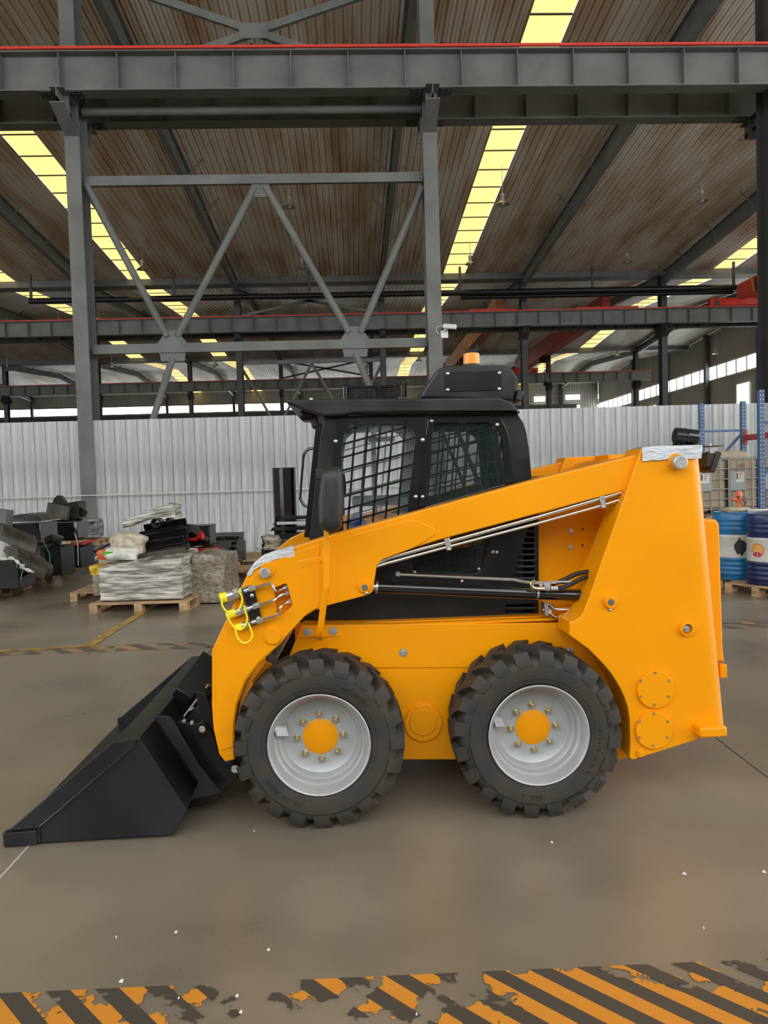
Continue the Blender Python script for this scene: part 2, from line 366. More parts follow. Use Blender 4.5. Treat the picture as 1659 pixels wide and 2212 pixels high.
# ---------------------------------------------------------------- steel columns
ZG = U(850, 197, 15.7).z          # underside of the crane beams
GD = .78                          # depth of a crane beam
def column(X, Yc, label, m, near):
    o = empty('steel_column', (X, Yc, 0), 0, label, 'column', 'steel columns of the hall', 'structure')
    zt = zroof(Yc - .3 if Yc < 50 else Yc - .6) - .1; hw, hd = .155, .26
    obj('flange', MB().box(X - hw, X + hw, Yc - hd, Yc - hd + .02, 0, zt), m, o)
    obj('web', MB().box(X - .008, X + .008, Yc - hd + .02, Yc + hd - .02, 0, zt), m, o)
    obj('flange', MB().box(X - hw, X + hw, Yc + hd - .02, Yc + hd, 0, zt), m, o)
    for s in (-1, 1):
        y0 = Yc + s * hd; y1 = Yc + s * 1.02
        b = MB().box(X - .008, X + .008, min(y0, y1), max(y0, y1), ZG - .30, ZG - .02)
        zl0, zl1 = ZG - .62, ZG - .30
        b.add([(X - .008, y0, zl0), (X + .008, y0, zl0), (X + .008, y1, zl1), (X - .008, y1, zl1), (X - .008, y0, ZG - .2), (X + .008, y0, ZG - .2), (X + .008, y1, ZG - .2), (X - .008, y1, ZG - .2)], [(0, 3, 2, 1), (4, 5, 6, 7), (0, 1, 5, 4), (1, 2, 6, 5), (2, 3, 7, 6), (3, 0, 4, 7)])
        b.add([(X - .14, y0, zl0), (X + .14, y0, zl0), (X + .14, y1, zl1), (X - .14, y1, zl1), (X - .14, y0, zl0 - .02), (X + .14, y0, zl0 - .02), (X + .14, y1, zl1 - .02), (X - .14, y1, zl1 - .02)], [(0, 1, 2, 3), (4, 7, 6, 5), (0, 4, 5, 1), (1, 5, 6, 2), (2, 6, 7, 3), (3, 7, 4, 0)])
        b.box(X - .14, X + .14, min(y0, y1 ), max(y0, y1), ZG - .022, ZG - .001)
        b.box(X - .12, X + .12, Yc + s * .66 - .01, Yc + s * .66 + .01, ZG - .45, ZG - .02)
        obj('corbel', b, m, o)
        b = MB()
        if near:
            for dx in (-.30, .30):
                b.box(X + dx - .13, X + dx + .13, Yc + s * .68 - .15, Yc + s * .68 + .15, ZG - .016, ZG - .0005)
                for bx in (-.06, .06):
                    for by in (-.08, .08): b.cyl((X + dx + bx, Yc + s * .68 + by, ZG - .016), (X + dx + bx, Yc + s * .68 + by, ZG - .04), .016, n=6)
            obj('splice_plates', b, 'steel_dark', o)
    return o
column(xa1, YA_, 'tall grey steel column standing at the parts pallets', 'steel_grey', True)
column(xa2, YA_, 'tall grey steel column rising behind the loader cab', 'steel_grey', True)
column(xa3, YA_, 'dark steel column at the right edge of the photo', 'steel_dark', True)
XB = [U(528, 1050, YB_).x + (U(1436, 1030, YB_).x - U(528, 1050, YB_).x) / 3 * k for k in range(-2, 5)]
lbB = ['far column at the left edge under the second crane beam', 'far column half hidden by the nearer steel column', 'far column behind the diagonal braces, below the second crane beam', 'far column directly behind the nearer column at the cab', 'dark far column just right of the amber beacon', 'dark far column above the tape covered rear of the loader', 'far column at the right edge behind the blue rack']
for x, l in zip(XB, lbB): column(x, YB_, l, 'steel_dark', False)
XCb = (XB[-1] - XB[0]) / 6
XC = [XB[0] + XCb * k for k in range(-3, 7)]
for k, x in enumerate(XC): column(x, YC_, 'slim distant steel column under the third crane beam', 'steel_dark', False)

# ---------------------------------------------------------------- crane beams on the corbels
def crane_beam(Yc, label, m, stiff, x0, x1, first, rail=True, each=False):
    o = empty('crane_beam', (first, Yc, ZG), 0, label, 'crane beam', 'crane runway beams', 'structure')
    zt = ZG + GD
    b = MB().box(x0, x1, Yc - .17, Yc + .17, ZG, ZG + .025).box(x0, x1, Yc - .19, Yc + .19, zt - .025, zt).box(x0, x1, Yc - .006, Yc + .006, ZG + .025, zt - .025)
    obj('girder', b, m, o)
    n = int((x1 - x0) / stiff); b = MB()
    for i in range(n):
        x = first + (i - int((first - x0) / stiff)) * stiff
        if each and -12 < x < 14: obj('stiffener', MB().box(x - .008, x + .008, Yc - .165, Yc + .165, ZG + .025, zt - .025), m, o)
        else: b.box(x - .008, x + .008, Yc - .165, Yc + .165, ZG + .025, zt - .025)
    if b.v: obj('far_stiffeners', b, m, o)
    if rail:
        obj('rail', MB().box(x0, x1, Yc - .07, Yc + .07, zt, zt + .06), 'steel_dark', o)
        r = obj('power_rail', MB().box(x0, x1, Yc - .24, Yc - .19, zt + .005, zt + .055), 'rail_red', o)
        b = MB(); x = first
        if each:
            for i in range(-9, 9): b.box(first + i * 1.3 - .03, first + i * 1.3 + .03, Yc - .23, Yc - .17, zt + .05, zt + .09)
            obj('rail_clips', b, 'void', r)
    return o
crane_beam(YA_ - .68, 'near crane beam with a red power rail across the top of the hall', 'steel_grey', 1.17, -16, 17, xa1, each=True)
crane_beam(YA_ + .68, 'shaded crane beam just behind the near crane beam', 'steel_grey', 1.17, -16, 17, xa1 + .5, rail=False, each=True)
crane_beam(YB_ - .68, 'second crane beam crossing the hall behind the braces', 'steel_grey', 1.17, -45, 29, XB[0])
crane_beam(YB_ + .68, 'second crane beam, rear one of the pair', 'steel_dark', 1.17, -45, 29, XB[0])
crane_beam(YC_ - .68, 'third crane beam, low and far above the white partition', 'steel_grey', 1.17, -52, 26, XB[0])
obj_o = empty('tie_pipe', (xa1, YA_, ZG), 0, 'round steel tie pipe between the two near columns', 'pipe', kind='structure')
pa, pb = U(192, 237, YA_ - .1), U(915, 234, YA_ - .1)
obj('pipe', MB().cyl((xa1 + .16, YA_, pa.z), (xa2 - .16, YA_, pa.z), .085, n=16), 'steel_grey', obj_o)

# ---------------------------------------------------------------- bracing
def brace(name, Yc, lab, segs, w, m):
    p0 = segs[0][0]; o = empty(name, (p0.x, Yc, p0.z), 0, lab, 'bracing', kind='structure')
    for a, b, wd, nm in segs: obj(nm, MB().bar(a, b, .10, wd, (0, 0, 1)) if wd > 0 else MB().cyl(a, b, -wd, n=10), m, o)
    return o
def A(px, py): return U(px, py, YA_)
segs = []
z1 = A(560, 388).z; z2 = A(560, 748).z
xl, xr = xa1 + .16, xa2 - .16
segs.append((V(xl, YA_, z1), V(xr, YA_, z1), .20, 'strut')); segs.append((V(xl, YA_, z2), V(xr, YA_, z2), .20, 'strut'))
xm1, xm2 = A(372, 740).x, A(767, 738).x; xt = A(562, 405).x
e = .12
for a, b in ((V(xl, YA_, z1 - .05), V(xm1 - .1, YA_, z2 + .25)), (V(xt - .12, YA_, z1 - .15), V(xm1 + .12, YA_, z2 + .25)), (V(xt + .12, YA_, z1 - .15), V(xm2 - .12, YA_, z2 + .25)), (V(xr, YA_, z1 - .2), V(xm2 + .12, YA_, z2 + .25)),
             (V(xm1, YA_, z2 - .2), V(A(318, 905).x, YA_, A(318, 905).z - .35)), (V(xm2, YA_, z2 - .2), V(A(806, 850).x + .6, YA_, A(806, 850).z - 1.6))):
    segs.append((a, b, -.075, 'diagonal'))
bo = brace('cross_bracing', YA_, 'grey diagonal bracing between the two near columns', segs, .1, 'steel_grey')
for gx, gz in ((xm1, z2), (xm2, z2), (xt, z1 - .1)):
    obj('gusset_plate', plate_mesh('gusset_plate', [(gx - .32, gz + .1), (gx - .12, gz + .38), (gx + .12, gz + .38), (gx + .32, gz + .1), (gx + .25, gz - .28), (gx - .25, gz - .28)] if gz == z2 else [(gx - .2, gz), (gx + .2, gz), (gx + .12, gz - .28), (gx - .12, gz - .28)], [], YA_ - .015, YA_ + .015), 'steel_grey', bo)
# the X in the roof space above the near crane beam
xs = []
for a, b in (((330, -6), (668, 109)), ((430, 111), (775, -8))): xs.append((U(*a, YA_), U(*b, YA_), .16, 'diagonal'))
def ext(a, b, k): return a + (b - a) * k
xs = [(ext(a, b, -.9), ext(a, b, 1.5), w, n) for a, b, w, n in xs]
bo2 = brace('roof_bracing', YA_, 'crossed steel braces above the near crane beam', xs, .1, 'steel_grey')
c = U(548, 70, YA_); obj('gusset_plate', MB().box(c.x - .3, c.x + .3, YA_ - .07, YA_ - .055, c.z - .16, c.z + .16), 'steel_grey', bo2)
# the same bracing one column line further back
dX = XB[3] - XB[2]; xb0 = XB[2]; zb1, zb2 = z1, z2
segs = [(V(xb0, YB_, zb1), V(xb0 + dX, YB_, zb1), .2, 'strut'), (V(xb0, YB_, zb2), V(xb0 + dX, YB_, zb2), .2, 'strut')]
for a, b in ((0, .25), (.5, .25), (.5, .75), (1, .75)): segs.append((V(xb0 + dX * a, YB_, zb1 - .1), V(xb0 + dX * b, YB_, zb2), -.075, 'diagonal'))
brace('cross_bracing', YB_, 'distant diagonal bracing between the second row of columns', segs, .1, 'steel_grey')
xb = [(V(xb0, YB_, ZG + 1.0), V(xb0 + dX, YB_, ZV - .4), .14, 'diagonal'), (V(xb0, YB_, ZV - .4), V(xb0 + dX, YB_, ZG + 1.0), .14, 'diagonal')]
brace('roof_bracing', YB_, 'distant crossed braces above the second crane beam', xb, .1, 'steel_grey')
xw = [(V(XC[5], YC_, ZG + 1.0), V(XC[6], YC_, ZV - .4), .14, 'diagonal'), (V(XC[5], YC_, ZV - .4), V(XC[6], YC_, ZG + 1.0), .14, 'diagonal'), (V(XC[7], YC_, ZG - .2), V(XC[8], YC_, ZV - .4), .14, 'diagonal')]
brace('roof_bracing', YC_, 'far crossed braces over the third crane beam', xw, .1, 'steel_dark')

# ---------------------------------------------------------------- roof beams (rafters)
def roof_beam(Xa, ya, Xb, yb, label, m='steel_dark', dep=(.75, .55)):
    o = empty('roof_beam', (Xa, ya, zroof(ya) - dep[0]), 0, label, 'roof beam', 'sloping roof beams', 'structure')
    N = 2; za, zb = zroof(ya) - .1, zroof(yb) - .1
    def seg(dx, h0, h1, k0, k1):
        return [(Xa - dx, ya, za - h0), (Xa + dx, ya, za - h0), (Xb + dx, yb, zb - h1), (Xb - dx, yb, zb - h1), (Xa - dx, ya, za - k0), (Xa + dx, ya, za - k0), (Xb + dx, yb, zb - k1), (Xb - dx, yb, zb - k1)]
    b = MB().hexa(seg(.11, dep[0], dep[1], dep[0] - .02, dep[1] - .02)).hexa(seg(.006, dep[0] - .02, dep[1] - .02, .02, .02)).hexa(seg(.11, .02, .02, 0, 0))
    obj('beam', b, m, o); b = MB(); n = int(abs(yb - ya) / 3.0)
    for i in range(1, n):
        t = i / n; x = Xa + (Xb - Xa) * t; y = ya + (yb - ya) * t; z = za + (zb - za) * t; h = dep[0] + (dep[1] - dep[0]) * t
        for s in (-1, 1): b.bar((x + s * .1, y, z - h + .05), (x + s * .75, y, z + .02), .04, .04)
    if b.v: obj('fly_braces', b, m, o)
    return o
namesA = ['roof beam running back from the left edge of the hall', 'roof beam sloping down beside the left skylight strip', 'roof beam passing behind the column at the cab', 'roof beam sloping down at the upper right', 'roof beam at the far right ending above the red crane']
xA = [xa1 - BAY, xa1, xa2, xa3, xa3 + BAY]
xBm = [XB[1], XB[2], XB[3], XB[4], XB[5]]
for l, p, q in zip(namesA, xA, xBm): roof_beam(p, YA_ - 14, q + (q - p) * 0, YB_ - .3, l, 'steel_grey', (.95, .6))
for k, x in enumerate(XB + [XB[-1] + XCb]):
    for (ya, yb) in ((YB_ + .3, ridge2), (ridge2, YC_ - .3)): roof_beam(x, ya, x, yb, 'distant roof beam beyond the second crane beam', 'steel_grey', (.5, .5))
for k, x in enumerate(XC):
    for (ya, yb) in ((YC_ + .3, ridge3), (ridge3, YD_ - .1)): roof_beam(x, ya, x, yb, 'farthest roof beam near the end wall', 'steel_grey', (.5, .5))
zs = zroof(27.)
# horizontal roof struts between the left and middle roof beams
for (px0, py0, px1, py1, Y, lab) in ((362, 278, 860, 275, 27.2, 'grey roof strut just under the shaded crane beam'), (465, 490, 835, 486, 35.2, 'grey roof strut low between two roof beams')):
    t = (Y - (YA_ - 14)) / (YB_ - .3 - YA_ + 14); xl_ = xa1 + (XB[2] - xa1) * t; xr_ = xa2 + (XB[3] - xa2) * t
    z = U((px0 + px1) / 2, (py0 + py1) / 2, Y).z
    tag(obj('roof_strut', MB().cyl((xl_, Y, z), (xr_, Y, z), .07, n=10), 'steel_grey'), lab, 'strut', kind='structure')
for i, (a, b) in enumerate((((545, 560), (842, 305)), ((1040, 0), (640, 90)))):
    pass

# ---------------------------------------------------------------- black pipes slung under the second roof valley
def pipe_run(pts, Y, r, lab, hang):
    P = [U(x, y, Y) for x, y in pts]; z = sum(p.z for p in P) / len(P)
    o = empty('overhead_pipe', (P[0].x, Y, z), 0, lab, 'pipe', kind='structure')
    obj('pipe', MB().cyl((P[0].x, Y, z), (P[-1].x, Y, z), r, n=12), 'black', o)
    for hx in hang: x = U(hx, 620, Y).x; obj('hanger', MB().box(x - .06, x + .06, Y - .05, Y + .05, z, ZV + .05), 'steel_dark', o)
    return o
pipe_run([(64, 647), (829, 638), (1589, 622)], YB_ - 1.6, .15, 'long black pipe hung below the roof valley', (66, 375, 668, 994, 1585))
pipe_run([(994, 642), (1582, 631)], YB_ - 1.2, .12, 'shorter black pipe hung just under the long one', (1280,))

# ---------------------------------------------------------------- end walls
wb = empty('wall_back', (0, YD_, 0), 0, 'far corrugated end wall with strip windows', 'wall', kind='structure')
def ribbed(x0, x1, z0, z1, fn, step=.32):
    n = max(1, int((x1 - x0) / step)); st = (x1 - x0) / n; prof = []
    for i in range(n): x = x0 + i * st; prof += [(x, 0), (x + st * .6, 0), (x + st * .7, .04), (x + st * .9, .04)]
    prof.append((x1, 0)); m = len(prof); vs = [fn(x, h, z) for z in (z0, z1) for x, h in prof]
    return MB().add(vs, [(i, i + 1, m + i + 1, m + i) for i in range(m - 1)])
bw = lambda x, h, z: (x, YD_ + h, z)
zw0, zw1 = U(300, 894, YD_).z, U(300, 879, YD_).z
obj('sheeting', ribbed(XL, XR, 0, zw0, bw), 'wall_sheet', wb); obj('sheeting', ribbed(XL, XR, zw1, ZV + 1.2, bw), 'wall_sheet', wb)
xsplit = U(1100, 880, YD_).x
obj('sheeting', ribbed(xsplit, XR, zw0, zw1, bw), 'wall_sheet', wb)
wn = empty('window_1', (0, YD_, zw0), 0, 'bright strip window low in the far end wall', 'window', kind='structure')
x = XL
while x < xsplit - .1:
    obj('pane', MB().box(x + .03, min(x + 1.25, xsplit) - .03, YD_ + .01, YD_ + .03, zw0, zw1), 'daylight_glass', wn); x += 1.25
obj('frame', MB().box(XL, xsplit, YD_ - .02, YD_ + .0, zw0 - .12, zw0).box(XL, xsplit, YD_ - .02, YD_, zw1, zw1 + .12), 'steel_grey', wn)
for i, (px0, px1, py0, py1) in enumerate(((1155, 1177, 856, 868), (1223, 1252, 852, 864), (1293, 1321, 850, 862), (1155, 1177, 876, 886), (1223, 1252, 875, 885), (1293, 1321, 873, 883))):
    a = U(px0, py1, YD_ - .1); b_ = U(px1, py0, YD_ - .1)
    w = empty('window_%d' % (2 + i), (a.x, YD_ - .1, a.z), 0, 'small bright window in the far end wall, %s of the %s three' % (('left', 'middle', 'right')[i % 3], ('upper', 'lower')[i // 3]), 'window', kind='structure')
    mid = (a.x + b_.x) / 2
    obj('pane', MB().box(a.x, mid - .03, YD_ - .08, YD_ - .06, a.z, b_.z), 'daylight_glass', w); obj('pane', MB().box(mid + .03, b_.x, YD_ - .08, YD_ - .06, a.z, b_.z), 'daylight_glass', w)
    obj('frame', MB().box(a.x - .08, b_.x + .08, YD_ - .1, YD_ - .09, b_.z, b_.z + .1).box(a.x - .08, b_.x + .08, YD_ - .1, YD_ - .09, a.z - .1, a.z).box(mid - .03, mid + .03, YD_ - .1, YD_ - .08, a.z, b_.z), 'steel_grey', w)
zg = U(500, 898, YD_ - 1).z
crane = crane_beam
o = empty('crane_beam', (0, YD_ - 1.2, zg), 0, 'lowest far crane beam against the end wall', 'crane beam', kind='structure')
obj('girder', MB().box(XL, XR - 3, YD_ - 1.3, YD_ - 1.1, zg - .4, zg + .3), 'steel_dark', o)
for k, x in enumerate(XC): tag(obj('wall_column', MB().box(x - .15, x + .15, YD_ - .5, YD_ - .12, 0, ZV - .1), 'steel_dark'), 'far wall column against the end wall', 'column', 'end wall columns', 'structure')

tag(obj('wall_light_block', MB().box(XL, XR, -10.3, -10.0, 0, 5.2), 'wall_sheet'), 'added unseen low wall behind the camera, blocking low sky light', 'wall', kind='structure')  # unseen wall added to cut low sky light and darken reflections on the loader
# right-hand wall: its windows are traced on the wall's own plane
def RWp(px, py):
    d = ray(px, py); return CAM + d * (XR / d.x)
wr = empty('wall_right', (XR, 50, 0), 0, 'tall corrugated side wall with a strip of windows', 'wall', kind='structure')
s0, s1 = RWp(1585, 775), RWp(1585, 800)
za = (RWp(1510, 800).z + RWp(1640, 763).z) / 2; zb_ = (RWp(1510, 825).z + RWp(1640, 795).z) / 2
rw = lambda y, h, z: (XR + .02 + h, y, z)
ylo = 20.
obj('sheeting', ribbed(ylo, YD_, 0, zb_, rw, .28), 'wall_sheet', wr); obj('sheeting', ribbed(ylo, YD_, za, ZV + 1.5, rw, .28), 'wall_sheet', wr)
wn = empty('window_8', (XR, 50, zb_), 0, 'long bright strip window in the right side wall', 'window', kind='structure')
y = ylo
while y < YD_ - 1: obj('pane', MB().box(XR + .05, XR + .07, y + .05, y + 1.45, zb_, za), 'daylight_glass', wn); obj('mullion', MB().box(XR - .04, XR + .05, y - .06, y + .06, zb_, za), 'steel_grey', wn); y += 1.5
obj('frame', MB().box(XR - .03, XR + .01, ylo, YD_, za, za + .12).box(XR - .03, XR + .01, ylo, YD_, zb_ - .12, zb_), 'label', wn)
for i, y in enumerate((47.5, 55., 72., 79.)):
    zt = RWp(1520, 850).z if y < 60 else zb_ - .9
    w = empty('window_%d' % (9 + i), (XR, y, zt - 3), 0, ('tall window with white frame in the side wall behind the blue rack', 'tall window with white frame half hidden by the partition', 'tall bright side wall window near the far corner', 'narrow bright side wall window at the far corner')[i], 'window', kind='structure')
    obj('pane', MB().box(XR - .02, XR, y - .9, y + .9, zt - 3, zt), 'daylight_glass', w)
    obj('frame', MB().box(XR - .05, XR - .02, y - 1, y - .9, zt - 3, zt + .1).box(XR - .05, XR - .02, y + .9, y + 1, zt - 3, zt + .1).box(XR - .05, XR - .02, y - .9, y + .9, zt, zt + .1).box(XR - .05, XR - .02, y - .03, y + .03, zt - 3, zt), 'label', w)
for k, y in enumerate((36., 44.3, 52.3, 60.3, 68.3, 76.3)): tag(obj('wall_column', MB().box(XR - .42, XR - .06, y - .18, y + .18, 0, zroof(y) - .1), 'steel_dark'), 'dark steel column standing against the right side wall', 'column', 'side wall columns', 'structure')
tag(obj('wall_left', ribbed(34, YD_, 0, zroof(40), lambda y, h, z: (XL - h, y, z), .5), 'wall_sheet'), 'far left side wall of the hall', 'wall', kind='structure')

# ---------------------------------------------------------------- white partition of upright panels
YF = 16.22
zf = (U(600, 901, YF).z + U(1139, 882, YF).z + U(1640, 869, YF).z) / 3
pw = empty('wall_partition', (0, YF, 0), 0, 'white sheet metal partition of upright panels behind the machine', 'wall', kind='structure')
pp = .243
me = bpy.data.meshes.new('panel'); t_ = MB()
prof = [(0, .03), (.004, .0), (.012, .0), (.018, .006), (.10, .006), (.106, .008), (.135, .008), (.141, .006), (.222, .006), (.228, .0), (.238, 0), (.2415, .03)]
mm = len(prof); t_.add([(x, y, z) for z in (0, zf) for x, y in prof], [(i, i + 1, mm + i + 1, mm + i) for i in range(mm - 1)]).add([(x, y, zf) for x, y in prof], [tuple(range(mm))])
me.from_pydata(t_.v, [], t_.f); finish(me, 20); me.materials.append(MATS['panel_white'])
x = -10.2; k = 0
while x < 12.5:
    o = bpy.data.objects.new('panel', me); COL.objects.link(o); o.parent = pw; o.location = (x, .002 * (k % 3), 0); x += pp; k += 1
zc = U(350, 1066, YF - .4).z
o = obj('conduit', MB().cyl((-10.2, YA_ - .30, zc), (12.5, YA_ - .30, zc), .012, n=8), 'label', pw); o['label'] = 'thin white conduit'
for i in range(-40, 50, 4):
    pass

# ---------------------------------------------------------------- high-bay lamps
def lamp_mesh():
    shade = MB().lathe([(.05, .26), (.06, .24), (.07, .12), (.12, .06), (.20, -.02), (.205, -.04), (.19, -.03), (.11, .05), (.04, .10)], (0, 0, 0), 'Z', 20)
    cap = MB().lathe([(.0, .38), (.07, .37), (.075, .25), (.0, .24)], (0, 0, 0), 'Z', 14)
    bulb = MB().lathe([(.0, -.05), (.05, -.03), (.06, .03), (.03, .09), (0, .10)], (0, 0, 0), 'Z', 12)
    return shade, cap, bulb
_s, _c, _b = lamp_mesh()
for _q in (_s, _c, _b): _q.mapped(lambda v: V(v.x * 1.25, v.y * 1.25, v.z))
proto = None
def lamp(X, Y, z, label, group):
    global proto
    if proto is None:
        o = empty('high_bay_lamp', (X, Y, z)); obj('lamp_shade', _s, 'lamp_metal', o, local=True); obj('ballast', _c, 'lamp_metal', o, local=True); obj('bulb', _b, 'white_plastic', o, local=True); proto = o
    else: o = copy_tree(proto); o.location = (X, Y, z)
    for ch in list(o.children):
        if ch.name.startswith('rod'): bpy.data.objects.remove(ch)
    obj('rod', MB().cyl((0, 0, .37), (0, 0, zroof(Y) - z), .012, n=6), 'lamp_metal', o, local=True)
    return tag(o, label, 'lamp', group)
for (px, py, Y, lab) in ((625, 443, 28.5, 'high bay lamp on a rod, between the diagonal braces'), (1086, 437, 28.5, 'high bay lamp on a rod just right of the middle skylight'), (1516, 430, 28.5, 'high bay lamp on a rod at the upper right, alone'),
                         (308, 578, 35.6, 'high bay lamp hanging in front of the left skylight strip'), (652, 575, 35.6, 'high bay lamp partly behind a diagonal brace'), (1016, 567, 35.6, 'high bay lamp beside the lower end of the middle skylight'), (1355, 563, 35.6, 'high bay lamp right of the second bare bay, above the black pipes')):
    p = U(px, py, Y); lamp(p.x, Y, p.z - .05, lab, 'high bay lamps')
for Y in (47., 57.):
    for k in range(-3, 5):
        x = XB[2] + XCb * (k + .45); lamp(x, Y, ZG + 1.1, 'small distant high bay lamp beyond the second crane beam', 'distant high bay lamps')
for Y in (72.,):
    for k in range(-5, 4): lamp(XB[2] + XCb * (k + .45), Y, ZG + .9, 'tiny high bay lamp near the far end of the hall', 'farthest high bay lamps')

# ---------------------------------------------------------------- overhead cranes
def crane(X, y0, y1, label, m, mend, h=.85, w=.45):
    zr = ZG + GD + .06; o = empty('overhead_crane', (X, (y0 + y1) / 2, zr), 0, label, 'crane', 'overhead travelling cranes')
    zb = zr + .28
    b = MB().hexa([(X - w / 2, y0, zb + .15), (X + w / 2, y0, zb + .15), (X + w / 2, y0 + 2.2, zb - .35), (X - w / 2, y0 + 2.2, zb - .35), (X - w / 2, y0, zb + h), (X + w / 2, y0, zb + h), (X + w / 2, y0 + 2.2, zb + h), (X - w / 2, y0 + 2.2, zb + h)])
    b.box(X - w / 2, X + w / 2, y0 + 2.2, y1 - 2.2, zb - .35, zb + h)
    b.hexa([(X - w / 2, y1 - 2.2, zb - .35), (X + w / 2, y1 - 2.2, zb - .35), (X + w / 2, y1, zb + .15), (X - w / 2, y1, zb + .15), (X - w / 2, y1 - 2.2, zb + h), (X + w / 2, y1 - 2.2, zb + h), (X + w / 2, y1, zb + h), (X - w / 2, y1, zb + h)])
    b.box(X - .32, X + .32, y0 + 2, y1 - 2, zb - .37, zb - .35)
    obj('bridge_girder', b, m, o, bevel=.02)
    for y in (y0, y1):
        e = obj('end_truck', MB().box(X - 1.75, X + 1.75, y - .16, y + .16, zr + .04, zr + .42), mend, o, bevel=.02)
        for s in (-1.4, 1.4): obj('wheel', MB().cyl((X + s, y - .18, zr + .16), (X + s, y + .18, zr + .16), .16, n=16), 'steel_dark', e)
    hy = y0 + (y1 - y0) * .6
    hb = MB().box(X - .25, X + .25, hy - .5, hy + .5, zb - .75, zb - .37).cyl((X, hy, zb - 2.2), (X, hy, zb - .75), .02, n=8).box(X - .1, X + .1, hy - .08, hy + .08, zb - 2.5, zb - 2.2)
    obj('hoist', hb, 'void', o)
    return o
cx1 = U(1600, 655, YB_ - .68).x
c1 = crane(cx1, YA_ + .68, YB_ - .68, 'bright red overhead crane at the right edge', 'crane_red', 'crane_bright')
zz = ZG + GD + .34
for k, dy in enumerate((1.7, 2.0, 2.3)):
    y = YB_ - .68 - dy
    b = MB().add([(cx1 - .231, y - .10, zz + .1), (cx1 - .231, y + .05, zz + .1), (cx1 - .231, y + .2, zz + .8), (cx1 - .231, y + .05, zz + .8)], [(0, 1, 2, 3)])
    obj('warning_stripe', b, ('line_paint', 'void', 'line_paint')[k], c1)
crane(U(1118, 795, YC_ - .68).x, YB_ + .68, YC_ - .68, 'dull red overhead crane sloping up behind the beacon', 'crane_red', 'crane_bright')
crane(U(968, 793, YC_ - .68).x, YB_ + .68, YC_ - .68, 'rust brown overhead crane just left of the beacon', 'crane_brown', 'crane_bright')

# ---------------------------------------------------------------- security camera on the column at the cab
c = U(958, 712, YA_ - .30); o = empty('security_camera', (c.x, YA_ - .26, c.z - .1), 0, 'white security camera on the column behind the cab', 'camera')
obj('body', MB().bar((c.x - .02, YA_ - .42, c.z + .05), (c.x + .24, YA_ - .55, c.z), .1, .1), 'white_plastic', o, bevel=.02)
obj('bracket', MB().bar((c.x, YA_ - .26, c.z - .05), (c.x + .05, YA_ - .46, c.z), .05, .05), 'white_plastic', o)
obj('junction_box', MB().box(c.x - .06, c.x + .1, YA_ - .30, YA_ - .262, c.z - .18, c.z - .02), 'white_plastic', o, bevel=.01)
obj('cable', MB().tube([(c.x - .06, YA_ - .28, c.z - .1), (c.x - .14, YA_ - .29, c.z - .06), (c.x - .14, YA_ - .29, c.z + .05), (c.x - .02, YA_ - .42, c.z + .06)], .008, 6, smooth=4), 'white_plastic', o)
# ================================================================ the skid steer loader
YT, YArm, YTow, YBod, YCab, YMid = 3.25, 3.35, 3.31, 3.53, 3.64, 4.01
LD = empty('skid_steer_loader', (.2, YMid, 0), 0, 'yellow and black skid steer loader with its bucket on the floor', 'loader')
def cylp(px, py, Y, r_px, dep, name, m, parent, n=28, bevel=.0015, r2=None):      # a round boss on a face at depth Y, sticking out dep towards the viewer's side
    c = U(px, py, Y); r = r_px * Y / FPX
    return obj(name, MB().cyl((c.x, Y + .004, c.z), (c.x, Y - dep, c.z), r, (r2 or r_px) * Y / FPX, n), m, parent, bevel)
def bolt(px, py, Y, parent, m='zinc', r_px=9, name='bolt'):
    c = U(px, py, Y); k = Y / FPX; r = r_px * k
    b = MB().cyl((c.x, Y + .002, c.z), (c.x, Y - .003, c.z), r, n=20).cyl((c.x, Y - .003, c.z), (c.x, Y - .011, c.z), r * .66, r * .6, n=6)
    return obj(name, b, m, parent)
def screw(px, py, Y, parent, m='zinc', r_px=4.2):
    c = U(px, py, Y); r = r_px * Y / FPX
    return obj('screw', MB().lathe([(r, .001), (r, -.001), (r * .75, -.004), (r * .3, -.0055), (0, -.006)], (c.x, Y, c.z), 'Y', 12), m, parent)

# ---- chassis
ch = pplate('chassis', [(652, 1350), (1235, 1345), (1420, 1345), (1420, 1600), (1345, 1641), (640, 1641), (612, 1600), (612, 1452), (624, 1420)], YBod, .9, 'yellow', LD, .004)
c0, c1_ = U(700, 1345, YBod), U(700, 1641, YBod)
me2 = MB(); xa_, xb_ = U(640, 1500, YBod).x, U(1420, 1500, YBod).x
ov = pplate('upper_side_plate', [(654, 1351), (1233, 1346), (1301, 1426, 10), (1290, 1441, 10), (614, 1443)], YBod - .007, .009, 'yellow', ch, .002)
obj('ledge', MB().box(U(655, 1350, YBod).x, U(1235, 1350, YBod).x, YBod + .001, YCab + .05, U(900, 1350, YBod).z - .004, U(900, 1347, YBod).z + .001), 'yellow', ch)
bp = pplate('mount_plate', [(650, 1353), (736, 1351), (736, 1375), (642, 1378)], YBod - .013, .007, 'yellow', ch, .0015)
for x, y in ((665, 1365), (719, 1363)): bolt(x, y, YBod - .013, ch)
for x, y in ((871, 1410), (1230, 1406), (648, 1414)): bolt(x, y, YBod - .007, ch)
a = cylp(914, 1560, YBod, 41, .014, 'axle_cover', 'yellow', ch, 40)
cylp(914, 1560, YBod - .014, 29.5, .006, 'cover_disc', 'yellow', a, 40)
for k in range(8):
    t = k * math.pi / 4 + .39; cylp(914 + 35 * math.cos(t), 1560 + 35 * math.sin(t), YBod - .014, 3, .004, 'cover_screw', 'yellow', a, 10)
pplate('axle_hose_plate', [(545, 1470), (575, 1430), (600, 1442), (612, 1460), (570, 1500), (548, 1490)], YBod + .03, .02, 'yellow', ch, .002)
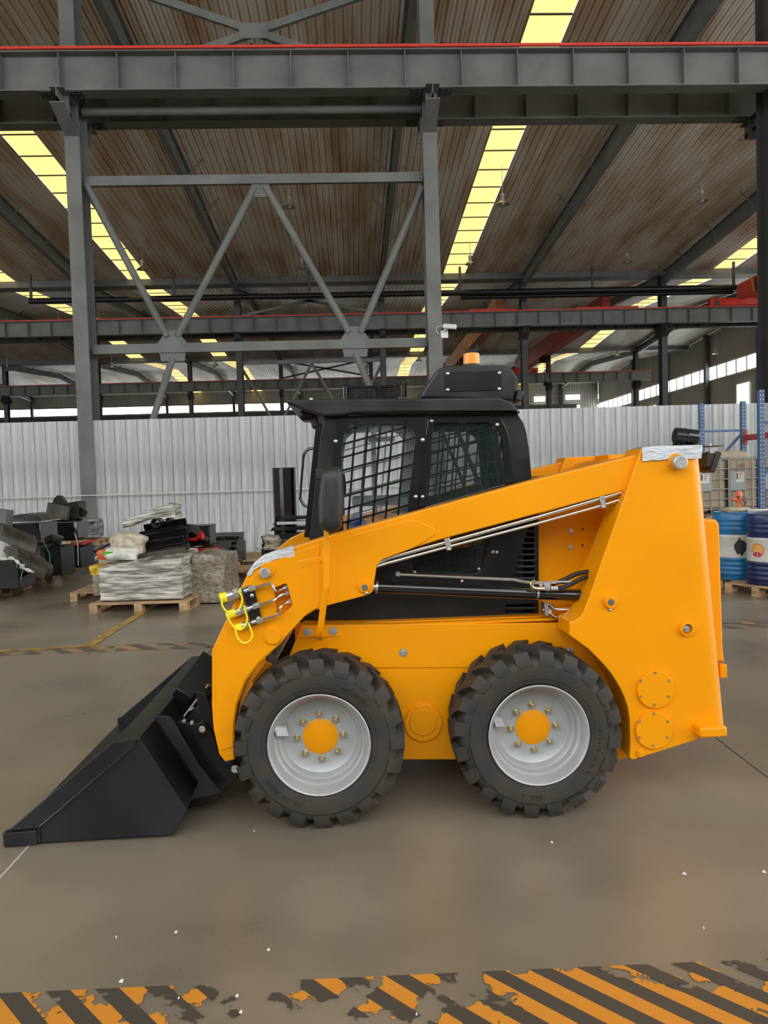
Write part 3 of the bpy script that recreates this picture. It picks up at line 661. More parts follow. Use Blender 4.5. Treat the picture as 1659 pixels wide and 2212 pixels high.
obj('inner_block', MB().box(U(640, 1500, YBod).x, U(1300, 1500, YBod).x, YBod + .05, 2 * YMid - YBod - .02, .28, U(700, 1352, YBod).z), 'yellow', ch)
# black front end of the chassis seen between arm and body
pplate('front_frame', [(590, 1440), (640, 1350), (662, 1325), (700, 1300), (700, 1420), (640, 1500), (600, 1520)], YBod + .12, .5, 'black', ch, .003)

# ---- wheels
def tyre_mesh():
    R = .387; w = .262
    prof = [(.226, .030), (.232, .012), (.245, .006), (.256, .004), (.258, .001), (.285, -.004), (.312, -.003), (.315, .0005), (.330, .004), (.342, .012), (.350, .026), (.353, .05), (.357, .09), (.358, w / 2)]
    full = prof + [(r, w - a) for r, a in reversed(prof[:-1])]
    mb = MB().lathe(full, (0, 0, 0), 'Y', 96, closed=False)
    NL = 20
    for side in (0, 1):
        for k in range(NL):
            a0 = 2 * math.pi * (k + .5 * side) / NL
            secs = [(-.003, .318, .330, -.02, .078), (.002, .322, .362, .0, .088), (.016, .330, R - .004, .006, .088), (.085, .348, R, .075, .080), (.145, .350, R, .155, .070)]
            ring = []
            for (y, ri, ro, sh, wd) in secs:
                yy = y if not side else w - y
                for rr, da in ((ri, -wd * 1.15), (ro, -wd), (ro, wd), (ri, wd * 1.15)):
                    t = a0 + sh * 1.5 + da; ring.append((rr * math.cos(t), yy, rr * math.sin(t)))
            fs = []
            for i in range(len(secs) - 1):
                for q in range(4):
                    fs.append((i * 4 + q, i * 4 + (q + 1) % 4, i * 4 + 4 + (q + 1) % 4, i * 4 + 4 + q))
            fs += [(0, 1, 2, 3), tuple(len(ring) - 4 + q for q in (3, 2, 1, 0))]
            mb.add(ring, fs)
    return mb
_tyre = None
def ring_text(mb, s, r, mid_deg, size, flip=False, depth=.0026, y=-.0052):
    n = len(s); step = size * .82 / r
    for i, ch_ in enumerate(s):
        t = math.radians(mid_deg) + (-(i - (n - 1) / 2) * step if not flip else (i - (n - 1) / 2) * step)
        er = V(math.cos(t), 0, math.sin(t)); et = V(math.sin(t), 0, -math.cos(t))
        if flip: fx, fy = -et, -er
        else: fx, fy = et, er
        if ch_ == ' ': continue
        text_mb(mb, ch_, size, depth, lambda v: er * r + fx * v.x + fy * v.y + V(0, y - v.z, 0))
def wheel(px, py, far, words, rot, lab):
    global _tyre
    c = U(px, py, YT + .02)
    Yo = YT if not far else 2 * YMid - YT
    w = empty('wheel', (c.x, Yo, .384)); w.parent = LD; w.location = Vector((c.x, Yo, .384)) - WL['skid_steer_loader']
    w['label'] = lab
    if far: w.rotation_euler = (0, 0, math.pi)
    if _tyre is None: _tyre = tyre_mesh(); ty = obj('tyre', _tyre, 'rubber', w, local=True, ang=28); wheel.tm = ty.data
    else: ty = obj('tyre', wheel.tm, 'rubber', w, local=True)
    ty.rotation_euler = (0, rot, 0)
    rim = [(.2295, .006), (.2300, .001), (.2262, -.002), (.2215, .000), (.2185, .008), (.2130, .018), (.2085, .028), (.2050, .052), (.1985, .058), (.1930, .064), (.1895, .085), (.1860, .090), (.178, .096), (.170, .118), (.166, .122), (.08, .122), (.0, .122)]
    obj('rim', MB().lathe(rim, (0, 0, 0), 'Y', 72), 'silver', w, local=True, ang=50)
    obj('rim_back', MB().lathe([(.2295, .006), (.21, .05), (.20, .13), (.215, .23), (.2295, .25)], (0, 0, 0), 'Y', 48), 'silver', w, local=True)
    obj('hub_cap', MB().lathe([(.0815, .1235), (.0815, .1200), (.080, .1190), (.0, .1190)], (0, 0, 0), 'Y', 48), 'yellow', w, local=True)
    for k in range(8):
        t = k * math.pi / 4 + math.pi / 2 + .03; x, z = .1045 * math.cos(t), .1045 * math.sin(t)
        b = MB().cyl((x, .123, z), (x, .118, z), .016, n=16).cyl((x, .118, z), (x, .104, z), .0135, n=6, ph=t).cyl((x, .104, z), (x, .092, z), .0078, .0070, n=12)
        obj('lug_nut', b, 'brass', w, local=True)
    t = math.radians(163); x, z = .172 * math.cos(t), .172 * math.sin(t)
    b = MB().box(-.026, .026, -.02, .0, -.026, .026); g = MB()
    g.hexa([(-.035, .03, -.028), (.024, .075, -.026), (.024, .122, -.026), (-.035, .122, -.028), (-.035, .03, .028), (.024, .075, .026), (.024, .122, .026), (-.035, .122, .028)])
    g.mapped(lambda p: V(x + p.x * math.cos(.3) - p.z * math.sin(.3), p.y, z + p.x * math.sin(-.3) + p.z * math.cos(.3)))
    obj('valve_guard', g, 'silver', w, local=True, bevel=.006)
    if words:
        mb = MB()
        for s, r, deg, size, flip in words: ring_text(mb, s, r, deg, size, flip)
        lt = obj('tyre_lettering', mb, 'rubber', w, local=True)
    return w
wf = wheel(690, 1610, False, [('ADVANCE', .277, 52, .026, False), ('10-16.5NHS', .277, 232, .024, False), ('DEEP TREAD', .335 - .012, 118, .0105, False)], 0., 'front wheel nearest the viewer')
wr_ = wheel(1163, 1601, False, [('10-16.5 N.H.S.', .277, -18, .0225, False), ('STABILITY', .326, 14, .0155, False), ('SKS-1', .277, 262, .025, False), ('SUPER FLOTATION', .326, 205, .0175, False), ('TUBELESS', .322, 298, .014, False)], .12, 'rear wheel nearest the viewer')
wheel(690, 1610, True, None, .2, 'front wheel on the far side'); wheel(1163, 1601, True, None, .3, 'rear wheel on the far side')

# ---- lift arms
ARM = [(533, 1243, 8), (575, 1208, 24), (636, 1180), (709, 1158), (905, 1104), (1149, 1038), (1387, 979), (1475, 966), (1480, 1034), (1344, 1061), (1160, 1110), (954, 1165), (889, 1185), (827, 1208, 8), (814, 1221, 10), (805, 1279, 12), (792, 1286, 8), (707, 1308), (682, 1317, 30), (652, 1336), (608, 1389), (560, 1433), (532, 1471), (513, 1522), (508, 1552), (506, 1608), (507, 1641), (486, 1646), (473, 1629), (461, 1575), (457.5, 1526), (457.5, 1405, 14)]
hole_hyd = [(641, 1263, 5), (618, 1259, 5), (607, 1266), (634, 1330), (640, 1320)]
HYD = [(592, 1271, 3), (619, 1259, 6), (632, 1308, 6), (604, 1332, 4), (598, 1328, 3)]
arm = pplate('lift_arm', ARM, YArm, .115, 'yellow', LD, .006, holes=[HYD])
arm['label'] = 'yellow lift arm on the near side'
me = mirror_mesh(arm.data, YMid); far = obj('lift_arm', me, 'yellow', LD); far['label'] = 'yellow lift arm on the far side'
pplate('pocket_floor', [(585, 1262), (640, 1250), (645, 1330), (590, 1345)], YArm + .055, .01, 'yellow', arm)
pplate('knuckle_plate', [(700, 1173), (868, 1126, 20), (898, 1124, 10), (938, 1141, 8), (943, 1153, 8), (920, 1168), (889, 1185), (827, 1208, 8), (814, 1221, 10), (805, 1279, 12), (792, 1286, 8), (707, 1308), (682, 1317, 30), (696, 1311), (697, 1213), (634, 1233, 3), (640, 1211, 8), (690, 1203)], YArm - .006, .008, 'yellow', arm, .003)
pplate('lower_arm_plate', [(545, 1246, 6), (580, 1214, 20), (640, 1192), (690, 1178), (690, 1311), (664, 1325), (650, 1340), (608, 1385), (560, 1429), (529, 1468), (510, 1520), (505, 1552), (503, 1606), (508, 1612), (478, 1622), (471, 1590), (466, 1530), (466, 1409, 14)], YArm - .005, .008, 'yellow', arm, .003, holes=[HYD])
p = cylp(579, 1230, YArm, 16, .010, 'pivot_boss', 'yellow', arm); cylp(573, 1237, YArm - .012, 11.5, .02, 'pin_head', 'zinc', p, bevel=.003)
p = cylp(588, 1372, YArm, 20, .012, 'pivot_boss', 'yellow', arm); cylp(590, 1374, YArm - .012, 17, .006, 'boss_cap', 'yellow', p)
p = cylp(787, 1266, YArm - .006, 13, .012, 'pivot_boss', 'yellow', arm); cylp(788, 1269, YArm - .018, 6.8, .004, 'pin_head', 'steel_grey', p); screw(791, 1281, YArm - .01, p, 'zinc', 4)
# masking film over the front knuckle of the arm
def film(name, pix, Y, depth, parent, seed, amp=.006):
    N, M = 22, 7; tl, tr = pix  # upper and lower pixel polylines
    def at(pl, t):
        s = t * (len(pl) - 1); i = min(int(s), len(pl) - 2); f = s - i
        return pl[i][0] + (pl[i + 1][0] - pl[i][0]) * f, pl[i][1] + (pl[i + 1][1] - pl[i][1]) * f
    vs = []; fs = []
    for i in range(N + 1):
        t = i / N; a = U(*at(tl, t), Y); b = U(*at(tr, t), Y)
        row = [V(a.x, Y + depth, a.z + .001), V(a.x, Y + depth * .5, a.z + .003)]
        for j in range(M + 1):
            f = j / M; p = a.lerp(b, f); row.append(V(p.x, Y - .003 + (0 if j else .002), p.z + (.003 if j == 0 else 0)))
        for k, p in enumerate(row):
            w = mnoise.noise(V(t * 9 + seed, k * .8, seed)) + .6 * mnoise.noise(V(t * 5 - k * .9, k * .35, seed + 4))
            if k < 2: p.z += abs(w) * amp * .5
            else: p.y -= abs(w) * amp + .001
            if k == len(row) - 1: p.z += w * amp * .8
        vs += row
    m = M + 3
    for i in range(N):
        for j in range(m - 1): fs.append((i * m + j, (i + 1) * m + j, (i + 1) * m + j + 1, i * m + j + 1))
    return obj(name, MB().add(vs, fs), 'film', parent, ang=60)
film('masking_film', ([(533, 1242), (548, 1218), (567, 1202), (600, 1191), (634, 1181)], [(541, 1244), (551, 1229), (575, 1215), (600, 1208), (637, 1200)]), YArm, .10, arm, 2.3)['label'] = 'crumpled white masking film on the arm knuckle'

# hydraulic quick couplers on the arm
hp = empty('coupler_bank', U(545, 1305, YArm)); hp.parent = LD; hp.location = U(545, 1305, YArm) - WL['skid_steer_loader']; hp['label'] = 'bank of hydraulic quick couplers with yellow dust caps'
Yh = YArm - .035
pplate('bracket', [(521, 1272, 5), (540, 1264, 8), (548, 1268, 4), (566, 1340, 5), (556, 1348, 5), (543, 1354, 4)], YArm - .028, .028, 'black_gloss', hp, .003)
for x, y in ((544, 1286), (558, 1336)): screw(x, y, YArm - .030, hp, 'zinc', 4.5)
k_ = YArm / FPX
def px3(x, y, Y): return U(x, y, Y)
runs = [[(494, 1288), (516, 1281), (527, 1277), (545, 1271), (580, 1261), (588, 1264), (594, 1276), (603, 1276), (622, 1269)],
        [(508, 1326), (522, 1320), (536, 1315), (556, 1308), (590, 1297), (601, 1290), (624, 1283)],
        [(512, 1354), (530, 1349), (543, 1345), (562, 1340), (597, 1329), (604, 1322), (607, 1310), (614, 1306), (630, 1300)]]
for i, rn in enumerate(runs):
    pts = [px3(x, y, Yh) for x, y in rn]; pts[-2].y += .03; pts[-1].y += .05
    pi = obj('hydraulic_pipe', MB().tube(pts[2:], 3.1 * k_, 10, smooth=4), 'chrome', hp)
    a, b = px3(*rn[2], Yh), px3(*rn[3], Yh); d = (b - a).normalized()
    obj('pipe_nut', MB().cyl(a + d * .025, a + d * .052, 6.6 * k_, n=6).cyl(a, a + d * .025, 4.6 * k_, n=12), 'zinc', pi)
    e_ = pts[-1]; d2 = (pts[-1] - pts[-2]).normalized(); obj('pipe_nut', MB().cyl(e_ - d2 * .022, e_, 6 * k_, n=6), 'zinc', pi)
cps = [((524, 1277), (492, 1289), (477, 1292), 12), ((538, 1314), (510, 1323), (490, 1329), 10), ((541, 1346), (524, 1352), (510, 1355), 8)]
for i, (a, b, c, r) in enumerate(cps):
    A_, B_, C_ = (U(*q, Yh) for q in (a, b, c)); d = (B_ - A_).normalized(); L_ = (B_ - A_).length
    cp = obj('quick_coupler', MB().cyl(A_, B_, r * .66 * k_, n=18).cyl(A_ + d * L_ * .25, A_ + d * L_ * .55, r * .95 * k_, n=6).cyl(A_ + d * L_ * .6, B_, r * .9 * k_, n=20).cyl(A_ + d * L_ * .68, A_ + d * L_ * .72, r * 1.0 * k_, n=20).cyl(A_ + d * L_ * .82, A_ + d * L_ * .86, r * 1.0 * k_, n=20), 'zinc', hp)
    obj('dust_cap', MB().cyl(B_, C_, r * .92 * k_, n=20).cyl(C_ - d * .004, C_, r * 1.0 * k_, n=20), 'cap_yellow', cp, bevel=.002)
def cord(pts, nm):
    P = [U(x, y, Yh - .016) for x, y in pts]; obj(nm, MB().tube(P, 2.2 * k_, 8, smooth=6), 'cap_yellow', hp)
cord([(478, 1298), (482, 1312), (492, 1322), (505, 1324), (517, 1315), (523, 1300), (522, 1288), (517, 1278), (520, 1271)], 'cap_cord')
cord([(491, 1330), (498, 1345), (508, 1356), (520, 1360), (531, 1350), (534, 1335), (530, 1320), (528, 1308)], 'cap_cord')
cord([(508, 1357), (512, 1375), (521, 1386), (531, 1389), (541, 1383), (545, 1370), (541, 1357), (537, 1346)], 'cap_cord')

# ---- rear towers
TOW = [(1385.6, 968.7), (1490, 964.5), (1552, 1575), (1566, 1582, 4), (1535, 1588.7), (1366.7, 1642), (1360, 1637, 3), (1361.6, 1604), (1360, 1552.6), (1349.5, 1508), (1325.5, 1463), (1298, 1429), (1270.5, 1401.5), (1230, 1372), (1230, 1345), (1246.5, 1338, 6), (1260, 1322.5, 6), (1270.5, 1295), (1385.6, 996)]
TOW = [(1385.6, 968.7, 3), (1484, 964.7), (1540, 1584), (1535, 1588.7), (1366.7, 1642, 4), (1360, 1637, 3), (1361.6, 1604), (1360, 1552.6), (1356, 1528), (1349.5, 1508), (1339, 1485), (1325.5, 1463), (1313, 1446), (1298, 1429), (1270.5, 1401.5), (1230, 1372), (1230, 1345), (1246.5, 1338), (1254, 1332), (1260, 1322.5), (1270.5, 1295)]
tow = pplate('rear_tower', TOW, YTow, .19, 'yellow', LD, .005); tow['label'] = 'yellow rear upright on the near side'
t0, t1 = U(1484, 964.7, YTow), U(1540, 1584, YTow); rr = .075
top_, bot_ = U(1484, 964.7, YTow), U(1540, 1582, YTow)
vs = []; fs = []; NS = 10
for q, (pt, r_) in enumerate(((top_, rr), (bot_, .085))):
    for i in range(NS + 1):
        t = i / NS * math.pi / 2; vs.append((pt.x + r_ * math.sin(t), YTow + r_ * (1 - math.cos(t)), pt.z))
    vs.append((pt.x + r_ * 1.0, YTow + .42, pt.z)); vs.append((pt.x - .02, YTow + .42, pt.z)); vs.append((pt.x - .02, YTow + .001, pt.z))
m = NS + 4
for i in range(m): fs.append((i, (i + 1) % m, m + (i + 1) % m, m + i))
fs += [tuple(reversed(range(m))), tuple(range(m, 2 * m))]
tc_ = obj('rear_corner', MB().add(vs, fs), 'yellow', tow)
me = mirror_mesh(tow.data, YMid); tf = obj('rear_tower', me, 'yellow', LD); tf['label'] = 'yellow rear upright on the far side'
obj('rear_corner', mirror_mesh(tc_.data, YMid), 'yellow', tf)
p = cylp(1458, 997, YTow, 18, .012, 'pivot_boss', 'yellow', tow); cylp(1462, 999, YTow - .01, 15.5, .045, 'pin_head', 'zinc', p, bevel=.004)
p = cylp(1316, 1297, YTow, 15.5, .010, 'pivot_boss', 'yellow', tow); q = cylp(1319, 1300, YTow - .010, 13.5, .012, 'boss_ring', 'yellow', p); cylp(1320, 1301, YTow - .022, 7, .004, 'pin_head', 'steel_grey', p)
screw(1318, 1317, YTow - .006, p, 'zinc', 4)
c = U(1481, 1357, YTow); k2 = YTow / FPX
p = obj('lock_ring', MB().lathe([(15.5 * k2, 0), (15.5 * k2, -.022), (11.5 * k2, -.024), (10.5 * k2, -.002)], (c.x, YTow, c.z), 'Y', 28), 'yellow', tow)
obj('lock_nut', MB().cyl((c.x, YTow, c.z), (c.x, YTow - .010, c.z), 8.5 * k2, n=6).cyl((c.x, YTow - .010, c.z), (c.x, YTow - .018, c.z), 4 * k2, n=14), 'zinc', p)
for (x, y) in ((1414, 1488), (1411, 1576)):
    a = cylp(x, y, YTow, 41.5, .016, 'access_cover', 'yellow', tow, 44, .002)
    for k in range(6):
        t = math.radians(30 + 60 * k); cx_, cy_ = x + 35 * math.cos(t + .03), y + 34.5 * math.sin(t)
        cc = U(cx_, cy_, YTow - .016); s = obj('cover_screw', MB().lathe([(3.4 * k2, .001), (3.4 * k2, -.002), (1.8 * k2, -.0022), (1.6 * k2, .001)], (cc.x, YTow - .016, cc.z), 'Y', 12), 'brass', a)
p = cylp(1383, 1625, YTow, 9.5, .01, 'drain_plug', 'yellow', tow); cylp(1383, 1625, YTow - .01, 4, .006, 'plug_head', 'yellow', p, 8)
a = U(1497, 1563, YTow); b = U(1556, 1577, YTow)
sp_ = MB().box(a.x, b.x, YTow - .07, YTow + .01, b.z - .010, a.z + .003)
obj('tie_down_loop', sp_, 'yellow', tow, bevel=.01)
film('masking_film', ([(1386, 968), (1420, 965), (1460, 964), (1490, 963), (1517, 963)], [(1387, 996), (1420, 994), (1446, 991), (1475, 990), (1514, 991)]), YTow - .004, .15, tow, 7.1, .004)['label'] = 'white masking film over the top of the upright'
# inner yellow panel between cab and upright
ip = pplate('inner_panel', [(1162, 1104), (1360, 1056), (1360, 1342), (1162, 1342)], YCab + .03, .05, 'yellow', LD, .002)
for x, y in ((1233, 1147), (1233, 1182)): bolt(x, y, YCab + .03, ip, r_px=5.5)
for x, y in ((1258, 1143), (1258, 1178)): cylp(x, y, YCab + .03, 2.6, .0008, 'hole_dark', 'void', ip, 10)  # flat black discs paint the dark of open holes
w0, w1 = U(1328, 1090, YCab - .04), U(1262, 1240, YCab - .04)
obj('slanted_flange', MB().hexa([(w1.x, YCab + .03, w1.z), (w1.x + .16, YTow + .12, w1.z), (w1.x + .17, YTow + .14, w1.z), (w1.x + .01, YCab + .035, w1.z), (w0.x, YCab + .03, w0.z), (w0.x + .16, YTow + .12, w0.z), (w0.x + .17, YTow + .14, w0.z), (w0.x + .01, YCab + .035, w0.z)]), 'yellow', ip)
obj('weld_bead', MB().tube([U(1330, 1088, YCab + .02), U(1262, 1243, YCab + .02)], .006, 8), 'yellow', ip)
cc = U(1296, 1186, YCab - .12); obj('slot_ring', MB().lathe([(.016, 0), (.016, -.012), (.008, -.012), (.008, .0)], (cc.x, YCab - .12, cc.z), 'Y', 16), 'yellow', ip)
# rear door and grille
rd = MB(); a = U(1548, 1130, YTow + .28); b = U(1560, 1385, YTow + .28)
pplate('rear_door', [(1500, 1120), (1548, 1122, 4), (1555, 1132, 8), (1560, 1300), (1563, 1400), (1566, 1430), (1500, 1430)], YTow + .25, .9, 'yellow', LD, .012)
obj('door_latch', MB().box(U(1556, 1440, YTow + .24).x, U(1571, 1440, YTow + .24).x, YTow + .24, YTow + .28, U(1570, 1470, YTow + .2).z, U(1570, 1440, YTow + .2).z), 'yellow', LD, bevel=.004)
obj('engine_hood', MB().box(U(1180, 1000, 3.75).x, U(1500, 1000, 3.75).x, YCab + .1, 2 * YMid - YCab - .1, .75, U(1300, 1010, YCab).z - .03), 'yellow', LD, bevel=.02)
# cross tube joining the uprights
obj('cross_tube', MB().cyl((U(1430, 1000, YTow).x, YTow + .1, U(1430, 1005, YTow).z), (U(1430, 1000, YTow).x, 2 * YMid - YTow - .1, U(1430, 1005, YTow).z), .05, n=16), 'yellow', LD)

# ---- hydraulics under the arm
Yp = YArm + .02
lp = obj('hydraulic_line', MB().tube([U(812, 1217, Yp), U(838, 1205, Yp), U(965, 1171, Yp), U(1160, 1117, Yp), U(1344, 1063, Yp)], 4.6 * Yp / FPX, 12), 'chrome', LD); lp['label'] = 'upper polished hydraulic line'
lp2 = obj('hydraulic_line', MB().tube([U(812, 1224, Yp), U(838, 1216, Yp), U(965, 1182, Yp), U(1160, 1131, Yp), U(1300, 1092, Yp), U(1344, 1078, Yp)], 3.6 * Yp / FPX, 12), 'chrome', LD); lp2['label'] = 'lower polished hydraulic line'
for (x, y) in ((965, 1177), (1299, 1086)):
    a = U(x, y - 14, Yp - .012); b = U(x + 5, y + 12, Yp - .012)
    cl = obj('pipe_clamp', MB().bar(a, b, .024, .018, (0, 1, 0)), 'zinc', LD, bevel=.002); screw(x + 4, y + 9, Yp - .022, cl, 'zinc', 3.5)
    obj('clamp_tab', MB().box(U(x - 8, y, Yp).x, U(x + 6, y, Yp).x, Yp - .01, Yp + .03, a.z - .002, a.z + .012), 'yellow', cl)
Yc_ = YArm + .10
cy = obj('lift_cylinder', MB().tube([U(816, 1268, Yc_), U(1268, 1287, Yc_)], 13.0 * Yc_ / FPX, 28), 'black_gloss', LD); cy['label'] = 'black lift cylinder'
obj('cylinder_rod', MB().tube([U(788, 1267, Yc_), U(820, 1268, Yc_)], 8 * Yc_ / FPX, 18), 'chrome', cy)
obj('gland_ring', MB().tube([U(812, 1268, Yc_), U(816, 1268.3, Yc_)], 13.6 * Yc_ / FPX, 28), 'zinc', cy)
a = U(1158, 1282.5, Yc_); b = U(1162, 1282.7, Yc_); obj('cylinder_clamp', MB().tube([a, b], 13.8 * Yc_ / FPX, 28), 'zinc', cy)
obj('cylinder_base', MB().tube([U(1262, 1286, Yc_), U(1318, 1299, Yc_)], 10 * Yc_ / FPX, 16), 'black', cy)
Yq = YArm + .06; kq = Yq / FPX
obj('feed_pipe', MB().tube([U(857, 1240, Yq), U(1000, 1247, Yq), U(1110, 1252.5, Yq), U(1128, 1256, Yq), U(1150, 1259.5, Yq), U(1168, 1258.5, Yq), U(1240, 1257.5, Yq)], 3.8 * kq, 10), 'chrome', cy)
obj('pipe_nut', MB().tube([U(855, 1239.8, Yq), U(864, 1240.3, Yq)], 5.6 * kq, 6), 'zinc', cy)
obj('pipe_nut', MB().tube([U(1237, 1257.5, Yq), U(1245, 1257.4, Yq)], 5.2 * kq, 6), 'brass', cy)
obj('pipe_stand', MB().box(U(848, 1240, Yq).x, U(853, 1240, Yq).x, Yq, Yq + .04, U(850, 1258, Yq).z, U(850, 1236, Yq).z), 'black', cy)
ub = [(1156, 1254), (1150, 1258), (1148, 1263), (1150, 1268), (1157, 1271), (1166, 1271.5), (1178, 1271.5)]
obj('bend_fitting', MB().tube([U(x, y, Yq - .012) for x, y in ub], 3.8 * kq, 10, smooth=3), 'brass', cy)
obj('hose_nut', MB().tube([U(1176, 1271, Yq - .012), U(1187, 1271, Yq - .012)], 6 * kq, 6), 'zinc', cy); obj('hose_ferrule', MB().tube([U(1189, 1271, Yq - .012), U(1206, 1271, Yq - .012)], 5.2 * kq, 16), 'silver', cy)
obj('pipe_nut', MB().tube([U(1164, 1263.5, Yq), U(1172, 1263.5, Yq)], 4.5 * kq, 6).tube([U(1174, 1263.5, Yq), U(1187, 1263.5, Yq)], 5.2 * kq, 6), 'zinc', cy)
rib = lambda t: (4.9 + .45 * math.sin(t * 150)) * kq
obj('hydraulic_hose', MB().tube([U(1204, 1271, Yq - .012), U(1222, 1267, Yq - .02), U(1243, 1257, Yq - .01), U(1262, 1248, Yq), U(1287, 1243, Yq + .03)], 5 * kq, 12, smooth=22, rf=rib), 'plastic', LD)['label'] = 'lower black ribbed hose'
obj('hydraulic_hose', MB().tube([U(1190, 1263, Yq + .02), U(1215, 1254, Yq + .01), U(1240, 1242, Yq + .01), U(1262, 1236, Yq + .02), U(1290, 1233, Yq + .04)], 5 * kq, 12, smooth=22, rf=rib), 'plastic', LD)['label'] = 'upper black ribbed hose'
Ym = YArm + .16; km = Ym / FPX
mf = obj('manifold_block', MB().box(U(1177, 1310, Ym).x, U(1185, 1310, Ym).x, Ym, Ym + .08, U(1180, 1331, Ym).z, U(1180, 1303, Ym).z).box(U(1184, 1310, Ym).x, U(1195, 1310, Ym).x, Ym + .01, Ym + .07, U(1180, 1328, Ym).z, U(1180, 1304, Ym).z), 'zinc', LD, bevel=.003)
for pts in ([(1188, 1306), (1194, 1313), (1203, 1316), (1228, 1317)], [(1188, 1324), (1195, 1331), (1205, 1334), (1228, 1334)]):
    obj('manifold_pipe', MB().tube([U(x, y, Ym) for x, y in pts], 4.6 * km, 12, smooth=4), 'chrome', mf)
    y = pts[-1][1]
    obj('manifold_nut', MB().tube([U(1227, y, Ym), U(1238, y, Ym)], 6.2 * km, 6).tube([U(1240, y, Ym), U(1254, y - .5, Ym)], 5.2 * km, 14), 'zinc', mf)
screw(1174, 1317, Ym, mf, 'zinc', 2.8)
# ---- cab
WIN1 = [(762, 914, 10), (874, 912, 18), (898, 938, 14), (879, 1113), (846, 1125), (742, 1150), (737, 990), (744, 932, 14)]
WIN2 = [(936.8, 912, 3), (1053, 911, 14), (1077, 925, 12), (1085, 946, 8), (1091, 1018, 6), (1090, 1046), (919, 1095)]
WIN3 = [(905, 1180), (1062, 1140), (1040, 1232, 8), (1022, 1240, 6), (892, 1234, 5), (889, 1212, 4)]
LOUV = [(1141, 995), (1154.5, 985), (1167, 975), (1179.5, 965), (1192, 955), (1205, 945), (1218, 935), (1231, 925), (1243.5, 915)]
slots = []
for y, zx in LOUV:
    x0 = 780 + zx * .3617; slots.append([(x0, y - 3.7, 3.6), (1154.5, y - 3.9, 3.6), (1154.5, y + 3.7, 3.6), (x0, y + 3.9, 3.6)])
for y, zx in ((1308, 865), (1320.5, 858)):
    x0 = 780 + zx * .3617; slots.append([(x0, y - 3.4, 3.3), (1156, y - 3.6, 3.3), (1156, y + 3.4, 3.3), (x0, y + 3.6, 3.3)])
CAB = [(701, 900), (1090, 888), (1118, 893, 10), (1132, 915, 14), (1138, 935), (1144, 976), (1149, 1038), (1164, 1100), (1164, 1336), (650, 1340), (652, 1290), (664, 1190), (668, 1168), (681, 1040), (692, 945)]
cab = pplate('cab', CAB, YCab, .045, 'black_sat', LD, .004, holes=[WIN1, WIN2, WIN3] + slots)
cab['label'] = 'black operator cab'
fs_ = pplate('far_side_wall', CAB[:-1] + [CAB[-1]], YCab, .045, 'black_sat', None, .004, holes=[WIN1, WIN2])
mf2 = mirror_mesh(fs_.data, YMid); bpy.data.objects.remove(fs_); obj('far_side_wall', mf2, 'black_sat', cab)
Yf = 2 * YMid - YCab
# front posts, rear wall, floor
def colbar(a, b, y0, y1, w, name, m='black_sat'):
    A_, B_ = U(*a, YCab), U(*b, YCab); mb = MB()
    mb.hexa([(A_.x, y0, A_.z), (A_.x + w, y0, A_.z), (A_.x + w, y1, A_.z), (A_.x, y1, A_.z), (B_.x, y0, B_.z), (B_.x + w, y0, B_.z), (B_.x + w, y1, B_.z), (B_.x, y1, B_.z)])
    return obj(name, mb, m, cab, bevel=.006)
colbar((667, 1172), (700, 905), YCab + .03, YCab + .10, .06, 'front_post'); colbar((667, 1172), (700, 905), Yf - .10, Yf - .03, .06, 'front_post')
bk = MB(); a, b = U(1140, 1060, YCab), U(1122, 900, YCab)
bk.hexa([(a.x - .20, YCab + .04, .75), (a.x - .02, YCab + .04, .75), (a.x - .02, Yf - .04, .75), (a.x - .20, Yf - .04, .75), (a.x - .10, YCab + .04, a.z), (a.x - .02, YCab + .04, a.z), (a.x - .02, Yf - .04, a.z), (a.x - .1, Yf - .04, a.z)])
obj('rear_bulkhead', bk, 'black_sat', cab)
g0, g1 = U(1148, 1038, YCab), U(1130, 905, YCab)
rwn = MB().hexa([(g0.x - .07, YCab + .04, g0.z), (g0.x - .01, YCab + .04, g0.z), (g0.x - .01, YCab + .16, g0.z), (g0.x - .07, YCab + .16, g0.z), (g1.x - .07, YCab + .04, g1.z), (g1.x - .01, YCab + .04, g1.z), (g1.x - .01, YCab + .16, g1.z), (g1.x - .07, YCab + .16, g1.z)])
obj('rear_post', rwn, 'black_sat', cab, bevel=.01)
rwn = MB().hexa([(g0.x - .07, Yf - .16, g0.z), (g0.x - .01, Yf - .16, g0.z), (g0.x - .01, Yf - .04, g0.z), (g0.x - .07, Yf - .04, g0.z), (g1.x - .07, Yf - .16, g1.z), (g1.x - .01, Yf - .16, g1.z), (g1.x - .01, Yf - .04, g1.z), (g1.x - .07, Yf - .04, g1.z)])
obj('rear_post', rwn, 'black_sat', cab, bevel=.01)
obj('cab_floor', MB().box(U(680, 1250, YCab).x, U(1150, 1250, YCab).x, YCab + .05, Yf - .05, .62, .66), 'black_sat', cab)
obj('dark_backing_box', MB().box(U(1085, 1250, YCab).x, U(1300, 1250, YCab).x, YCab + .085, Yf - .05, .45, U(1150, 1080, YCab).z), 'void', cab)  # near-black block added as the dark interior behind the louvres
# roof
ROOF = [(619, 863, 2), (690, 862), (900, 860), (1078, 858, 6), (1106, 868, 14), (1122, 888, 8), (1124, 892), (760, 893, 6), (742, 898, 6), (697, 899), (660, 888), (620, 872)]
rf_ = pplate('cab_roof', ROOF, YCab - .055, Yf - YCab + .11, 'black_sat', cab, .012)
obj('roof_gutter', MB().tube([U(742, 896, YCab - .03), U(752, 895, YCab - .03), U(1122, 890, YCab - .03)], .006, 8), 'black', rf_)
screw(672, 863, YCab, rf_, 'zinc', 4)
